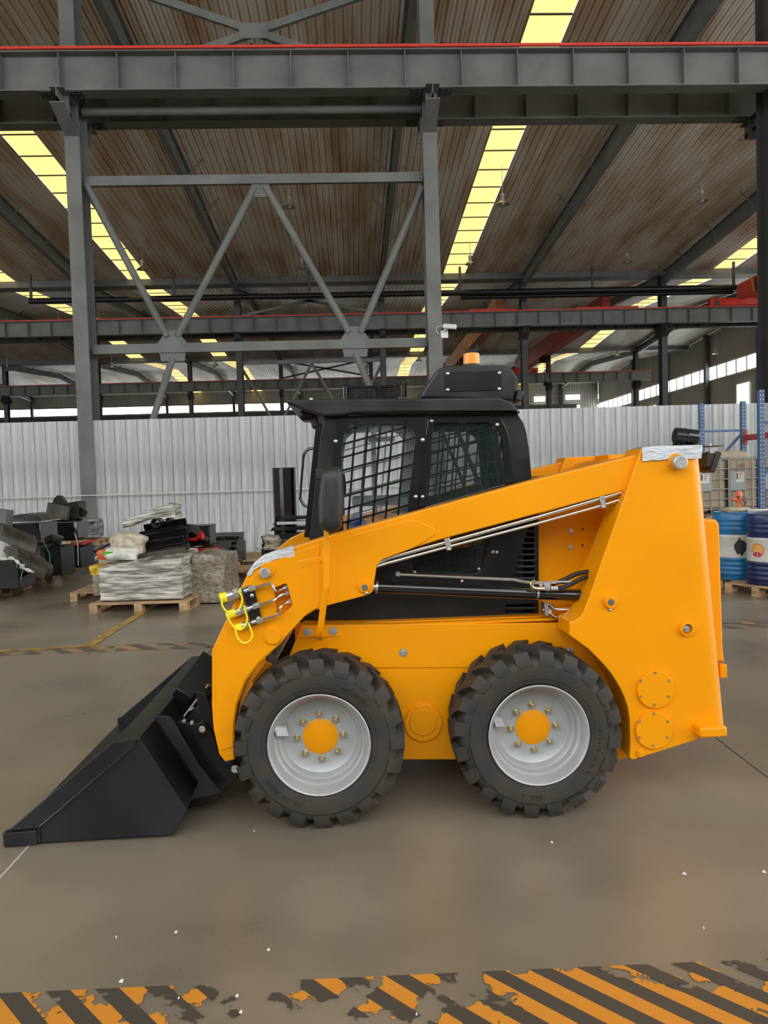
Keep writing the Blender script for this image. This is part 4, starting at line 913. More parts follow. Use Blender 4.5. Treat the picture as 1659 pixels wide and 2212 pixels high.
# window guard of the front side window: a laser-cut sheet with a slanted grid
GP = [(727, 903.5, 8), (918, 901, 6), (920, 942), (901, 1104), (740, 1153), (716, 1155), (717, 1010), (724, 942)]
gd = pplate('window_guard', GP, YCab - .013, .006, 'black', cab, .0015, holes=[WIN1])
def inside(p, poly):
    r = False; n = len(poly)
    for i in range(n):
        a, b = poly[i], poly[(i + 1) % n]
        if (a[1] > p[1]) != (b[1] > p[1]) and p[0] < (b[0] - a[0]) * (p[1] - a[1]) / (b[1] - a[1]) + a[0]: r = not r
    return r
def grid_bars(win, Y, u_lines, v_lines, wpx, thick, parent, m, name, mirror=False):
    poly = [(p[0], p[1]) for p in fillet(win)]; out = []
    def clip(f):
        seg = None; res = []
        for i in range(401):
            p = f(i / 400)
            if inside(p, poly):
                seg = [p, p] if seg is None else [seg[0], p]
            elif seg: res.append(seg); seg = None
        if seg: res.append(seg)
        return res
    mb = MB(); k = Y / FPX
    for f in u_lines + v_lines:
        for a, b in clip(f):
            A_, B_ = U(*a, Y), U(*b, Y)
            if (B_ - A_).length > .01:
                d = (B_ - A_).normalized() * .004; mb.bar(A_ - d, B_ + d, thick, wpx * k, (0, 0, 1)) if abs(d.x) > abs(d.z) else mb.bar(A_ - d, B_ + d, wpx * k, thick, (0, 1, 0))
    if mirror: mb.mapped(lambda p: V(p.x, 2 * YMid - p.y, p.z))
    return obj(name, mb, m, parent)
ul = [(lambda t, x0=x0: (x0 - 18.5 * t, 905 + 240 * t)) for x0 in [742.5 + 26.7 * i for i in range(0, 8)]]
vl = [(lambda t, y0=y0: (730 + 175 * t, y0 - 47.5 * t)) for y0 in [906 + 28.3 * i for i in range(0, 11)]]
grid_bars(WIN1, YCab - .010, ul, vl, 4.6, .006, gd, 'black', 'guard_grid')
WG1 = [(752, 1064), (890, 1026), (880, 1113), (846, 1125), (742, 1150)]
for (x, y) in ((725, 953), (913, 950), (898, 1073)): screw(x, y, YCab - .013, gd, 'zinc', 4.4)
grid_bars(WIN1, YCab + .02, ul[::2], vl[::2], 3.2, .006, cab, 'black', 'far_window_guard', True)
ul2 = [(lambda t, x0=x0: (x0 - 14 * t, 905 + 190 * t)) for x0 in [936 + 25 * i for i in range(0, 8)]]
vl2 = [(lambda t, y0=y0: (915 + 180 * t, y0 - 46 * t)) for y0 in [926 + 27.5 * i for i in range(0, 9)]]
grid_bars(WIN2, YCab + .035, ul2, vl2, 3.8, .005, cab, 'steel_dark', 'rear_window_guard')
grid_bars(WIN2, YCab + .02, ul2, vl2, 3.6, .006, cab, 'black', 'far_rear_guard', True)
# rear side window: black frame and tinted pane
FR = [(925, 903, 8), (1056, 897, 24), (1083, 905, 16), (1097, 931, 12), (1104, 975), (1109, 1021), (1105, 1052, 6), (903, 1104), (912, 990)]
wf2 = pplate('window_frame', FR, YCab - .010, .010, 'black_gloss', cab, .003, holes=[WIN2])
for (x, y) in ((932.5, 909), (1074, 917), (913, 1073)): screw(x, y, YCab - .010, wf2, 'zinc', 4)
pplate('side_pane', [(p[0] + (1 if p[0] > 1000 else -1), p[1]) for p in WIN2], YCab + .012, .005, 'tint', wf2, 0)
pplate('side_pane', WIN1, YCab + .016, .004, 'glass', cab, 0)
lw = pplate('lower_pane', WIN3, YCab + .01, .005, 'tint', cab, 0)
ul3 = [(lambda t, x0=x0: (x0 - 8 * t, 1130 + 115 * t)) for x0 in [900 + 25 * i for i in range(0, 8)]]
vl3 = [(lambda t, y0=y0: (880 + 185 * t, y0 - 46 * t)) for y0 in [1192 + 24 * i for i in range(0, 4)]]
grid_bars(WIN3, YCab + .035, ul3, vl3, 3.6, .005, cab, 'steel_dark', 'lower_window_guard')
for (x, y) in ((1065, 1192.5), (1073.5, 1193)): screw(x, y, YCab, cab, 'zinc', 4)
for (x, y) in ((896, 1236), (1034.5, 1229), (998, 1255)): screw(x, y, YCab, cab, 'zinc', 3.8)
# inside the cab: seat, lap bar, control box, rag
st_ = empty('operator_seat', (U(1020, 1050, 4.0).x, YMid, .9)); st_.parent = cab; st_.location = (U(1035, 1050, 4.0).x, YMid, .66)
obj('seat_cushion', MB().box(-.30, .22, -.25, .25, .10, .24), 'seat_cloth', st_, .04, True); obj('seat_back', MB().hexa([(.10, -.24, .22), (.26, -.24, .22), (.26, .24, .22), (.10, .24, .22), (.26, -.22, .80), (.38, -.22, .80), (.38, .22, .80), (.26, .22, .80)]), 'seat_cloth', st_, .04, True)
obj('seat_cover', MB().lathe([(.24, -.2), (.27, .1), (.25, .4)], (.2, 0, .4), 'Z', 12, a0=1, a1=4), 'glass', st_, 0, True)
for dx in (0, .13): 
    a, b = U(948 + dx * 260, 915, YCab + .12), U(1018 + dx * 260, 1085, YCab + .12)
    obj('lap_bar', MB().tube([a, b], .012 if dx else .009, 10), 'steel_grey', cab)
    obj('gas_strut', MB().tube([a.lerp(b, .55), b], .006, 8), 'chrome', cab)
obj('control_pod', MB().box(U(760, 1075, YMid).x, U(900, 1075, YMid).x, YCab + .25, YCab + .42, U(800, 1092, YMid).z, U(800, 1070, YMid).z), 'black', cab, bevel=.015)
obj('joystick', MB().cyl((U(808, 1070, YMid).x, YMid - .1, U(808, 1070, YMid).z - .1), (U(806, 950, YMid).x, YMid - .1, U(806, 920, YMid).z), .014, n=10).box(U(795, 955, YMid).x, U(850, 955, YMid).x, YMid - .12, YMid - .08, U(800, 957, YMid).z, U(800, 947, YMid).z), 'black', cab)
rg = U(770, 1135, YCab + .06)
obj('blue_rag', MB().lathe([(0, .05), (.03, .045), (.05, .01), (.04, -.03), (.0, -.05)], (rg.x, rg.y, rg.z), 'Z', 9).mapped(lambda p: p + V(mnoise.noise(p * 30) * .02, 0, mnoise.noise(p * 24) * .03)), 'rag_blue', cab)
obj('inner_sill', MB().box(U(700, 1150, YMid).x, U(1080, 1100, YMid).x, Yf - .2, Yf - .06, U(800, 1190, 4.2).z, U(800, 1112, 4.2).z), 'yellow', cab)
# front door and grab handles
dr = obj('front_door', MB().bar(U(690, 915, YCab + .06), U(664, 1160, YCab + .06), .03, .05, (0, 1, 0)), 'black', cab); _q = U(690, 915, YCab + .06), U(664, 1160, YCab + .06)
obj('door_stile', MB().bar(_q[0] + V(0, .6, 0), _q[1] + V(0, .6, 0), .03, .05, (0, 1, 0)), 'black', dr)
Yd = YCab + .06; kd = Yd / FPX
obj('grab_handle', MB().tube([U(692, 971, Yd), U(676, 969, Yd), U(664, 972, Yd), U(656, 984, Yd), (U(653.5, 1005, Yd)), U(648.5, 1068, Yd), U(650, 1080, Yd), U(656, 1090, Yd), U(665, 1094.5, Yd), U(684, 1095, Yd)], 3.1 * kd, 10, smooth=4), 'black_gloss', dr)
Yd2 = YCab + .35
obj('grab_handle', MB().tube([U(690, 982, Yd2), U(681, 987, Yd2), U(676, 1000, Yd2), U(671, 1065, Yd2), U(674, 1075, Yd2), U(684, 1082, Yd2)], 3.4 * Yd2 / FPX, 10, smooth=4), 'black_gloss', dr)
a = U(676, 1040, Yd2); obj('door_stay', MB().cyl((a.x, Yd2, a.z), (U(674, 1075, Yd2).x, Yd2, U(674, 1068, Yd2).z), .006, n=8), 'zinc', dr)
# front work lamp under the roof
lw_ = obj('work_lamp', MB().bar(U(676, 897, YCab + .10), U(683, 924, YCab + .10), .12, .035, (1, 0, 0)), 'plastic', LD, bevel=.004); lw_['label'] = 'black work lamp under the cab roof'
obj('lamp_bracket', MB().box(U(648, 890, YCab + .1).x, U(682, 890, YCab + .1).x, YCab + .03, YCab + .2, U(660, 910, YCab + .1).z, U(660, 888, YCab + .1).z), 'black', lw_, bevel=.02)
# air-conditioner cowl
AC = [(909, 860), (912, 846, 6), (944, 799, 16), (962, 789.5, 10), (1094, 787.5, 8), (1107, 797, 8), (1119, 816, 6), (1117.5, 832, 6), (1110, 866)]
ac = pplate('air_conditioner', AC, YCab + .06, .52, 'black_sat', LD, .012); ac['label'] = 'black air conditioner cowl on the cab roof'
hp_ = pplate('hatch_panel', [(961, 804, 4), (1084, 801, 4), (1085, 843, 4), (962, 846, 4)], YCab + .055, .006, 'black', ac, .0015)
for (x, y) in ((967, 807), (1078.5, 805.5), (967, 842), (1078.5, 840)): screw(x, y, YCab + .055, hp_, 'zinc', 4)
obj('rear_lamp', MB().bar(U(1114, 868, YCab + .12), U(1120, 846, YCab + .12), .14, .03, (1, 0, 0)), 'plastic', ac, bevel=.004)
# amber beacon
bc = U(1018.5, 789, YCab + .2); kb = (YCab + .2) / FPX; hb = 24 * kb; rb_ = 17.5 * kb
prof = [(0, 0)] + [(rb_ * (1 + (.02 if i % 2 else 0)), hb * i / 12) for i in range(13)] + [(rb_ * .8, hb * 1.05), (0, hb * 1.06)]
be = obj('beacon', MB().lathe(prof, bc, 'Z', 32), 'amber', LD); be['label'] = 'amber warning beacon'
obj('beacon_base', MB().cyl(bc - V(0, 0, .02), bc + V(0, 0, .004), rb_ * 1.05, n=24), 'plastic', be)
t = bc + V(0, 0, hb * 1.06)
obj('beacon_cage', MB().box(t.x - .03, t.x + .03, t.y - .02, t.y + .02, t.z - .003, t.z + .014).cyl(t + V(.026, 0, 0), t + V(.03, 0, .045), .004, n=8).box(t.x - .012, t.x + .04, t.y - .008, t.y + .008, t.z + .014, t.z + .022).cyl(t + V(-.02, 0, .012), t + V(-.02, 0, .02), .008, n=8), 'black', be)
# roof basket of woven wire
a, b = U(746, 861, YCab + .10), U(874, 833, YCab + .10); y0, y1 = YCab + .1, Yf - .1
bs = empty('roof_basket', (a.x, y0, a.z)); bs.parent = LD; bs.location = Vector((a.x, y0, a.z)) - WL['skid_steer_loader']; bs['label'] = 'black woven wire guard on the cab roof'
zt = b.z
fr = MB()
for x in (a.x, b.x - .01):
    for y in (y0, y1): fr.cyl((x, y, a.z - .005), (x, y, zt), .011, n=12)
fr.bar((a.x, y0, zt), (b.x, y0, zt), .008, .008).bar((a.x, y1, zt), (b.x, y1, zt), .008, .008).bar((a.x, y0, zt), (a.x, y1, zt), .008, .008).bar((b.x, y0, zt), (b.x, y1, zt), .008, .008)
obj('basket_frame', fr, 'black_gloss', bs)
for yy in (y0 + .006, y1 - .006):
    ms = MB()
    for j in range(12):
        z = a.z + .004 + (zt - a.z - .008) * j / 11
        ms.tube([(a.x + (b.x - a.x) * i / 44, yy + .004 * math.sin(i * 1.57 * 1 + j * math.pi), z + .0012 * math.sin(i * 1.57)) for i in range(45)], .0021, 5)
    for i in range(9): x = a.x + .02 + (b.x - a.x - .04) * i / 8; ms.cyl((x, yy, a.z), (x + .008, yy, zt), .0035, n=6)
    obj('wire_mesh', ms, 'black', bs)
c = U(875, 824, YCab + .12); obj('lifting_ring', MB().tube([(c.x + .013 * math.cos(t / 16 * 2 * math.pi), c.y, c.z + .013 * math.sin(t / 16 * 2 * math.pi)) for t in range(17)], .003, 8), 'black_gloss', bs); obj('ring_post', MB().cyl((c.x, c.y, a.z), (c.x, c.y, c.z - .012), .008, n=10), 'black_gloss', bs)

# ---- side mirror on its yellow post
Ymr = 3.10
MIR = [(694, 1012, 8), (712, 1006.5, 12), (734, 1007, 10), (740, 1022, 8), (742, 1070), (741, 1115), (737, 1142, 10), (722, 1152, 14), (704, 1151, 10), (688, 1138, 10), (685.5, 1088)]
_o = PX(fillet(MIR), Ymr); _cx = sum(q[0] for q in _o) / len(_o); _cz = sum(q[1] for q in _o) / len(_o); _n = len(_o); _v = []; _fc = []
_rg = [(.0, 0), (.40, .001), (.66, .005), (.84, .014), (.94, .026), (.985, .042), (1., .06), (1., .10), (.9, .102), (.0, .102)]
for _s2, _dy in _rg: _v += [(_cx + (x - _cx) * _s2, Ymr + _dy, _cz + (z - _cz) * (1 - (1 - _s2) * .62 if _s2 > .3 else _s2)) for x, z in _o]
for _k in range(len(_rg) - 1):
    for _j in range(_n): _fc.append((_k * _n + _j, _k * _n + (_j + 1) % _n, (_k + 1) * _n + (_j + 1) % _n, (_k + 1) * _n + _j))
mi = obj('side_mirror', MB().add(_v, _fc), 'plastic', LD, ang=60); mi['label'] = 'dark plastic side mirror on a yellow post'
pplate('mirror_logo', [(699, 1043), (704, 1043), (703.5, 1053), (698.5, 1053)], Ymr - .0015, .003, 'steel_dark', mi, 0)
obj('mirror_arm', MB().box(U(683, 1025, Ymr + .1).x, U(700, 1025, Ymr + .1).x, Ymr + .06, Ymr + .12, U(690, 1036, Ymr + .1).z, U(690, 1013, Ymr + .1).z), 'plastic', mi, bevel=.004)
pplate('mirror_rear_shell', [(737, 1018, 6), (745, 1022, 6), (748, 1050), (747, 1070), (738, 1075)], Ymr + .10, .02, 'black_gloss', mi, .004)
Yps = 3.265; kp = Yps / FPX
obj('mirror_post', MB().tube([U(704.5, 1146, Yps), U(705, 1170, Yps)], 5.2 * kp, 14).tube([U(705.5, 1168, Yps), U(705, 1262, Yps), U(703, 1275, Yps), U(694, 1345, Yps + .03), U(691, 1366, Yps + .05), U(691, 1376, Yps + .10), U(692, 1372, Yps + .26)], 7.3 * kp, 16, smooth=4), 'yellow', mi)

# ---- lamps at the rear
Yl = YTow + .14; c0 = U(1461, 941, Yl); c1 = U(1502, 946, Yl); d = (c1 - c0).normalized(); kl = Yl / FPX
rl = obj('round_work_lamp', MB().cyl(c0 - d * .008, c0 + d * .042, 15.5 * kl, 16.5 * kl, 28).cyl(c0 + d * .042, c1 + d * .004, 17.5 * kl, 18 * kl, 28), 'black_gloss', LD, bevel=.003); rl['label'] = 'round black work lamp on top of the upright'
fn = MB()
for i in range(22):
    t = i / 22 * 2 * math.pi; u_ = V(0, math.cos(t), 0) + d.cross(V(0, 1, 0)) * math.sin(t); fn.bar(c0 - d * .008 + u_ * 16 * kl, c0 + d * .04 + u_ * 17 * kl, .003, .005, u_)
obj('cooling_fins', fn, 'plastic', rl)
fz = U(1450, 963, Yl).z
obj('lamp_foot', MB().box(c0.x - .02, c0.x + .07, Yl - .03, Yl + .03, fz - .004, fz + .004).bar((c0.x + .02, Yl, fz), (c0.x + .025, Yl, c0.z - .02), .03, .008, (1, 0, 0)).cyl((c0.x, Yl - .03, fz + .008), (c0.x, Yl + .03, fz + .008), .006, n=10), 'black', rl)
Yl2 = YTow + .2
sl_ = obj('square_work_lamp', MB().bar(U(1542, 977, Yl2), U(1526, 1020, Yl2), .12, .026, (1, 0, 0)).bar(U(1528, 980, Yl2), U(1522, 1010, Yl2), .10, .04, (1, 0, 0)), 'plastic', LD, bevel=.004); sl_['label'] = 'square black work lamp on the rear edge'
z_ = U(1530, 964, Yl2).z
obj('lamp_shelf', MB().box(U(1505, 964, Yl2).x, U(1553, 964, Yl2).x, Yl2 - .05, Yl2 + .06, z_ - .003, z_), 'black', sl_)
obj('lamp_bolt', MB().cyl((U(1534, 960, Yl2).x, Yl2, z_ - .035), (U(1534, 960, Yl2).x, Yl2, z_ + .014), .005, n=8).box(U(1525, 960, Yl2).x, U(1541, 960, Yl2).x, Yl2 - .04, Yl2 - .03, z_ - .035, z_ - .004), 'zinc', sl_)

# ---- bucket and coupler
YBk = 3.24; YBf = 4.80
BK = [(8, 1783, 2), (20, 1779), (246, 1586), (300, 1581, 3), (403, 1737), (375, 1791, 3), (83, 1809), (12, 1815)]
q = [U(p[0], p[1], YBk) for p in BK]
zmin = min(p.z for p in q); sh = zmin - .004
bk_ = empty('bucket', (q[5].x, YMid, 0)); bk_.parent = LD; bk_.location = Vector((q[5].x, YMid, 0)) - WL['skid_steer_loader']; bk_['label'] = 'black steel bucket lying flat on the floor'
def bplate(pix, Y, t, nm, bev=.003, m='bucket_black', par=None):
    me = plate_mesh(nm, [(a, b - sh) for a, b in PX(fillet(pix), YBk)], [], Y, Y + t, bev); return obj(nm, me, m, par or bk_)
bplate(BK, YBk, .012, 'side_plate'); bplate(BK, YBf - .012, .012, 'side_plate')
bplate([(20, 1780), (245, 1588, 4), (294, 1585), (294, 1595), (83, 1775)], YBk - .010, .010, 'edge_strip'); bplate([(8, 1785), (82, 1777), (83, 1808), (12, 1814)], YBk - .016, .016, 'side_cutter')
bplate([(20, 1780), (245, 1588, 4), (294, 1585), (294, 1595), (83, 1775)], YBf, .010, 'edge_strip')
cc = U(250, 1607, YBk - .01); obj('bolt_hole', MB().lathe([(.013, 0), (.011, -.001), (.009, 0)], (cc.x, YBk - .0105, cc.z - sh), 'Y', 20), 'void', bk_)
# welds along the strips
wb_ = MB()
for a, b in (((28, 1778), (80, 1772)), ((246, 1588), (292, 1586)), ((84, 1774), (292, 1596)), ((83, 1776), (83, 1806)), ((12, 1806), (82, 1800))):
    P = [U(a[0] + (b[0] - a[0]) * i / 14 + random.uniform(-.6, .6), a[1] + (b[1] - a[1]) * i / 14 + random.uniform(-.6, .6), YBk - .012) - V(0, 0, sh) for i in range(15)]; wb_.tube(P, .0032, 6)
obj('weld_beads', wb_, 'black_gloss', bk_)
def shell(pts, th, nm):        # folded plate across the whole width
    P = [U(x, y, YBk) - V(0, 0, sh) for x, y in pts]; vs = []; fs = []
    for i, p in enumerate(P):
        d = (P[min(i + 1, len(P) - 1)] - P[max(i - 1, 0)]).normalized(); n_ = V(-d.z, 0, d.x) * th
        vs += [V(p.x, YBk + .006, p.z), V(p.x, YBf - .006, p.z), V(p.x, YBf - .006, p.z) + n_, V(p.x, YBk + .006, p.z) + n_]
    for i in range(len(P) - 1):
        for a_ in range(4): fs.append((4 * i + a_, 4 * i + (a_ + 1) % 4, 4 * i + 4 + (a_ + 1) % 4, 4 * i + 4 + a_))
    fs += [(0, 1, 2, 3), tuple(4 * len(P) - 4 + i for i in (3, 2, 1, 0))]
    return obj(nm, MB().add(vs, fs), 'bucket_black', bk_)
shell([(14, 1813), (83, 1807), (374, 1789.5), (402, 1737), (300, 1582.5)], .010, 'bucket_shell')
shell([(6, 1816), (95, 1808.5)], .018, 'cutting_edge')
shell([(300, 1582.5), (278, 1583), (246, 1588)], .010, 'top_lip')
# ribs and coupler plates behind the bucket
RIB = [(300, 1581), (322, 1584), (426, 1742), (381, 1770), (403, 1737)]
for i, (Yr) in enumerate((3.50, 4.52)):
    me = plate_mesh('back_rib', [(a, b - sh) for a, b in PX(fillet([(296, 1585), (332, 1588, 4), (452, 1768, 3), (378, 1790), (402, 1737)]), YBk)], [], Yr, Yr + .014, .002); obj('back_rib', me, 'bucket_black', bk_)
def cpl(pix, Y, t, nm, m='black', bev=.003): return pplate(nm, pix, Y, t, m, LD, bev)
cf = cpl([(383, 1556, 6), (415, 1566, 8), (425, 1563, 8), (437, 1559, 12), (447, 1566, 10), (462, 1590), (473, 1628), (488, 1646), (505, 1640), (512, 1650), (520, 1662), (514, 1683), (478, 1706), (440, 1680)], YArm + .10, .02, 'coupler_plate'); cf['label'] = 'black quick-attach plate behind the bucket'
cylp(437, 1575, YArm + .10, 12, .02, 'pin_boss', 'black', cf); cylp(437, 1575, YArm + .08, 7, .005, 'pin_head', 'zinc', cf)
cylp(508, 1661, YArm + .10, 14, .03, 'pin_boss', 'black', cf); cylp(508, 1661, YArm + .07, 8.5, .006, 'pin_head', 'zinc', cf); cylp(495, 1669, YArm + .10, 2.6, .006, 'grease_nipple', 'zinc', cf, 8)
pplate('coupler_side', [(330, 1545), (368, 1549), (432, 1655), (479, 1712), (470, 1716), (425, 1724), (408, 1732), (428, 1690)], YArm + .03, .012, 'bucket_black', cf, .002)
obj('coupler_frame', MB().hexa([tuple(U(420, 1490, YArm + .12)), tuple(U(446, 1500, YArm + .12)), tuple(U(505, 1690, YArm + .12)), tuple(U(470, 1700, YArm + .12))] + [tuple(p + V(0, 1.05, 0)) for p in (U(420, 1490, YArm + .12), U(446, 1500, YArm + .12), U(505, 1690, YArm + .12), U(470, 1700, YArm + .12))]), 'black', cf, bevel=.004)
for _k, (_a, _b) in enumerate((((392, 1506), (452, 1424)), ((372, 1544), (418, 1492)))):
    _p, _q2 = U(*_a, 3.75 + .1 * _k), U(*_b, 3.95 + .1 * _k); obj('frame_tube', MB().bar(_p, _q2, .10, .08, (0, 1, 0)), 'bucket_black', cf, bevel=.006)
obj('lock_rod', MB().tube([U(400, 1548, YArm + .2), U(452, 1480, YArm + .2)], .012, 10), 'black_gloss', cf)
obj('lock_spring', MB().tube([U(409, 1534, YArm + .14) + V(.008 * math.cos(i * .9) + .0011 * i * .35, .010 * math.sin(i * .9), .0009 * i * .3) for i in range(36)], .0028, 6), 'zinc', cf)
for x, y in ((399, 1556), (416, 1559)): cylp(x, y, YArm + .12, 4, .02, 'lock_bolt', 'zinc', cf, 10)
tc2 = obj('tilt_cylinder', MB().tube([U(437, 1572, YArm + .16), U(452, 1530, YArm + .16)], .016, 14), 'chrome', LD); obj('tilt_barrel', MB().tube([U(450, 1535, YArm + .16), U(520, 1400, YArm + .16)], .03, 16), 'black_gloss', tc2)
obj('tilt_pin', MB().tube([U(428, 1480, YArm + .3), U(455, 1520, YArm + .3)], .008, 8), 'black_gloss', tc2)
obj('cross_member', MB().cyl(V(U(500, 1600, YArm).x, YArm + .1, .42), V(U(500, 1600, YArm).x, 2 * YMid - YArm - .1, .42), .05, n=16), 'yellow', LD)
# ================================================================ goods and parts around the machine
def pallet(loc, rz, w, d, label, h=.13):
    o = empty('wooden_pallet', loc, rz, label, 'pallet', 'wooden pallets')
    nb = 6; bw_ = w / (nb + (nb - 1) * .35)
    bd = MB().box(-d / 2, d / 2, -bw_ / 2, bw_ / 2, 0, .02); first = None
    # top boards run along local x, bearers along y
    def put(name, mb, key, x, y, z):
        if key not in pallet.c: 
            q = obj(name, mb, 'wood', o, 0, True); pallet.c[key] = q.data
        else: q = obj(name, pallet.c[key], 'wood', o, 0, True)
        q.location = (x, y, z); return q
    pallet.c = {}
    bt = d / (6 + 5 * .4)
    for i in range(6): put('deck_board', MB().box(-w / 2, w / 2, -bt / 2, bt / 2, 0, .02), 'b', 0, -d / 2 + bt / 2 + i * (d - bt) / 5, h - .02)
    for i in range(3):
        for j in range(3): put('block', MB().box(-.05, .05, -.06, .06, 0, h - .04), 'k', (i - 1) * (w / 2 - .05), (j - 1) * (d / 2 - .06), .02)
        put('base_board', MB().box(-.05, .05, -d / 2, d / 2, 0, .02), 'r', (i - 1) * (w / 2 - .05), 0, 0)
    return o
pallet.c = {}
def soft_box(w, d, h, seed, amp, n=10, top=(0, 0), round_=.0):
    vs = []; fs = []; idx = {}
    def P(u, v, t):
        k = (round(u * 1000), round(v * 1000), round(t * 1000))
        if k in idx: return idx[k]
        x, y, z = (u - .5) * w, (v - .5) * d, t * h
        z += (top[0] * (u - .5) + top[1] * (v - .5)) * t
        if round_:
            r = V((u - .5) * 2, (v - .5) * 2, (t - .5) * 2); m_ = max(abs(r.x), abs(r.y), abs(r.z)); l = r.length
            s = 1 - round_ + round_ * m_ / l * 1.12; x *= s; y *= s; z = h / 2 + (z - h / 2) * s
        q = V(x, y, z); nn = V(mnoise.noise(V(x * 5 + seed + z * 4, y * 5, z * 9)), mnoise.noise(V(x * 5 - z * 5, y * 5 + seed, z * 9 + 7)), mnoise.noise(V(x * 6, y * 6, z * 6 + seed)) * .7)
        nn *= amp * (.25 + .75 * min(1, t * 4)); q += nn
        if t == 0: q.z = 0
        idx[k] = len(vs); vs.append(q); return idx[k]
    for i in range(n):
        for j in range(n):
            a, b, c, e = i / n, (i + 1) / n, j / n, (j + 1) / n
            for f in (lambda s, t: (s, 0, t), lambda s, t: (1, s, t), lambda s, t: (1 - s, 1, t), lambda s, t: (0, 1 - s, t), lambda s, t: (s, t, 1)):
                fs.append(tuple(P(*f(*q)) for q in ((a, c), (b, c), (b, e), (a, e))))
            fs.append(tuple(P(*q, 0) for q in ((a, c), (a, e), (b, e), (b, c))))
    return MB().add(vs, fs)
def soft(name, mb, m, loc, rz, label, cat, group=None, rx=0, ry=0):
    o = obj(name, mb, m, ang=70); o.location = loc; o.rotation_euler = (rx, ry, rz); return tag(o, label, cat, group)
def shell_part(w, r, a0, a1, th, n=14):           # curved sheet, axis along x
    vs = []; fs = []
    for i in range(n + 1):
        t = a0 + (a1 - a0) * i / n
        for x in (-w / 2, w / 2):
            for q in (r, r - th): vs.append((x, q * math.cos(t), q * math.sin(t)))
    for i in range(n):
        a = 4 * i; b = a + 4; fs += [(a, a + 2, b + 2, b), (a + 1, b + 1, b + 3, a + 3), (a, b, b + 1, a + 1), (a + 2, a + 3, b + 3, b + 2)]
    fs += [(0, 1, 3, 2), (4 * n, 4 * n + 2, 4 * n + 3, 4 * n + 1)]
    return MB().add(vs, fs)
def end_fan(x, r, a0, a1, th, n=14):
    ring = [(r * math.cos(a0 + (a1 - a0) * i / n), r * math.sin(a0 + (a1 - a0) * i / n)) for i in range(n + 1)]; m = n + 1
    vs = [(x, y, z) for y, z in ring] + [(x + th, y, z) for y, z in ring]
    return MB().add(vs, [tuple(range(m)), tuple(range(2 * m - 1, m - 1, -1))] + [(i, (i + 1) % m, m + (i + 1) % m, m + i) for i in range(m)])
def scoop(loc, rot, w, r, a0, a1, label, m='dusty_black', name='steel_scoop', ends=True, rib=True):
    o = empty(name, loc, 0, label, 'steel part', 'black steel machine parts'); o.rotation_euler = rot
    obj('curved_sheet', shell_part(w, r, a0, a1, .012), m, o, local=True)
    if ends:
        obj('end_plate', end_fan(-w / 2, r * .99, a0, a1, .012), m, o, local=True); obj('end_plate', end_fan(w / 2 - .012, r * .99, a0, a1, .012), m, o, local=True)
    if rib: obj('stiffening_band', shell_part(.05, r + .008, a0, a1, .01), m, o, local=True)
    return o
def channel(loc, rot, L_, w, h, label, m='black', cat='steel part', name='steel_channel'):
    o = empty(name, loc, 0, label, cat, 'black steel machine parts'); o.rotation_euler = rot
    obj('web_plate', MB().box(-L_ / 2, L_ / 2, -w / 2, w / 2, 0, .012), m, o, .003, True)
    for s in (-1, 1): obj('flange', MB().box(-L_ / 2, L_ / 2, s * w / 2 - (.012 if s > 0 else 0), s * w / 2 + (.012 if s < 0 else 0), .012, h), m, o, .003, True)
    return o
def at(px, py, Y): return U(px, py, Y)
def zat(px, py, Y): return U(px, py, Y).z

# ---- pallets along the left, loaded with black steel parts
g1 = G(8, 1292); g2 = G(150, 1236); rzL = math.atan2(g2.y - g1.y, g2.x - g1.x)
dL = (g2 - g1).normalized(); nL = V(-dL.y, dL.x, 0)
def PLp(s, t, z=0): q = g1 + dL * s + nL * t; return V(q.x, q.y, z)
pallet(PLp(.28, .5), rzL, 1.25, 1.0, 'pallet at the left edge under the white-strapped black box')
pallet(PLp(1.72, .5), rzL, 1.25, 1.0, 'middle pallet of the left row under rounded black housings')
pallet(PLp(3.2, .5), rzL, 1.3, 1.0, 'pallet of the left row under the red-draped black box')
pallet(PLp(4.42, .55), rzL, 1.0, 1.0, 'pallet of the left row under the lower wrapped bundle')
PH = .131
def boxy(name, px0, px1, py0, py1, Y, d, m, label, cat, rz=0, rib=True, bev=.006, zb=None, rx=0, ry=0):
    A_, B_ = U(px0, py1, Y), U(px1, py0, Y); w = B_.x - A_.x; z0 = A_.z if zb is None else zb; h = B_.z - z0
    o = empty(name, ((A_.x + B_.x) / 2, Y + d / 2, z0), rz, label, cat, 'black steel machine parts'); o.rotation_euler = (rx, ry, rz)
    obj('body', MB().box(-w / 2, w / 2, -d / 2, d / 2, 0, h), m, o, bev, True)
    if rib:
        obj('top_plate', MB().box(-w / 2 - .015, w / 2 + .015, -d / 2 - .015, d / 2, h, h + .012), m, o, .003, True)
        for k in (-.33, 0, .33): obj('rib', MB().box(k * w - .008, k * w + .008, -d / 2 - .015, -d / 2, .01, h), m, o, .002, True)
    return o
SP = 'steel part'
boxy('black_box', -60, 38, 1210, 1268, 10.95, .60, 'black_gloss', 'glossy black steel box at the left edge with white strap', SP, rib=False, zb=PH, bev=.02)
scoop(U(40, 1232, 11.25) + V(-.03, .1, .0), (.55, .5, .9), .50, .30, .2, 2.75, 'brown dusty curved guard lying on the black box')
scoop(U(14, 1190, 11.6) + V(0, .1, .05), (.5, .45, .8), .55, .30, .3, 2.6, 'upper dusty curved guard of the nested pair at left')
boxy('scrap_sheet', -30, 9, 1100, 1138, 11.6, .25, 'steel_grey', 'grey sheet metal corner poking in at the left edge', 'scrap', rib=False, ry=.15)
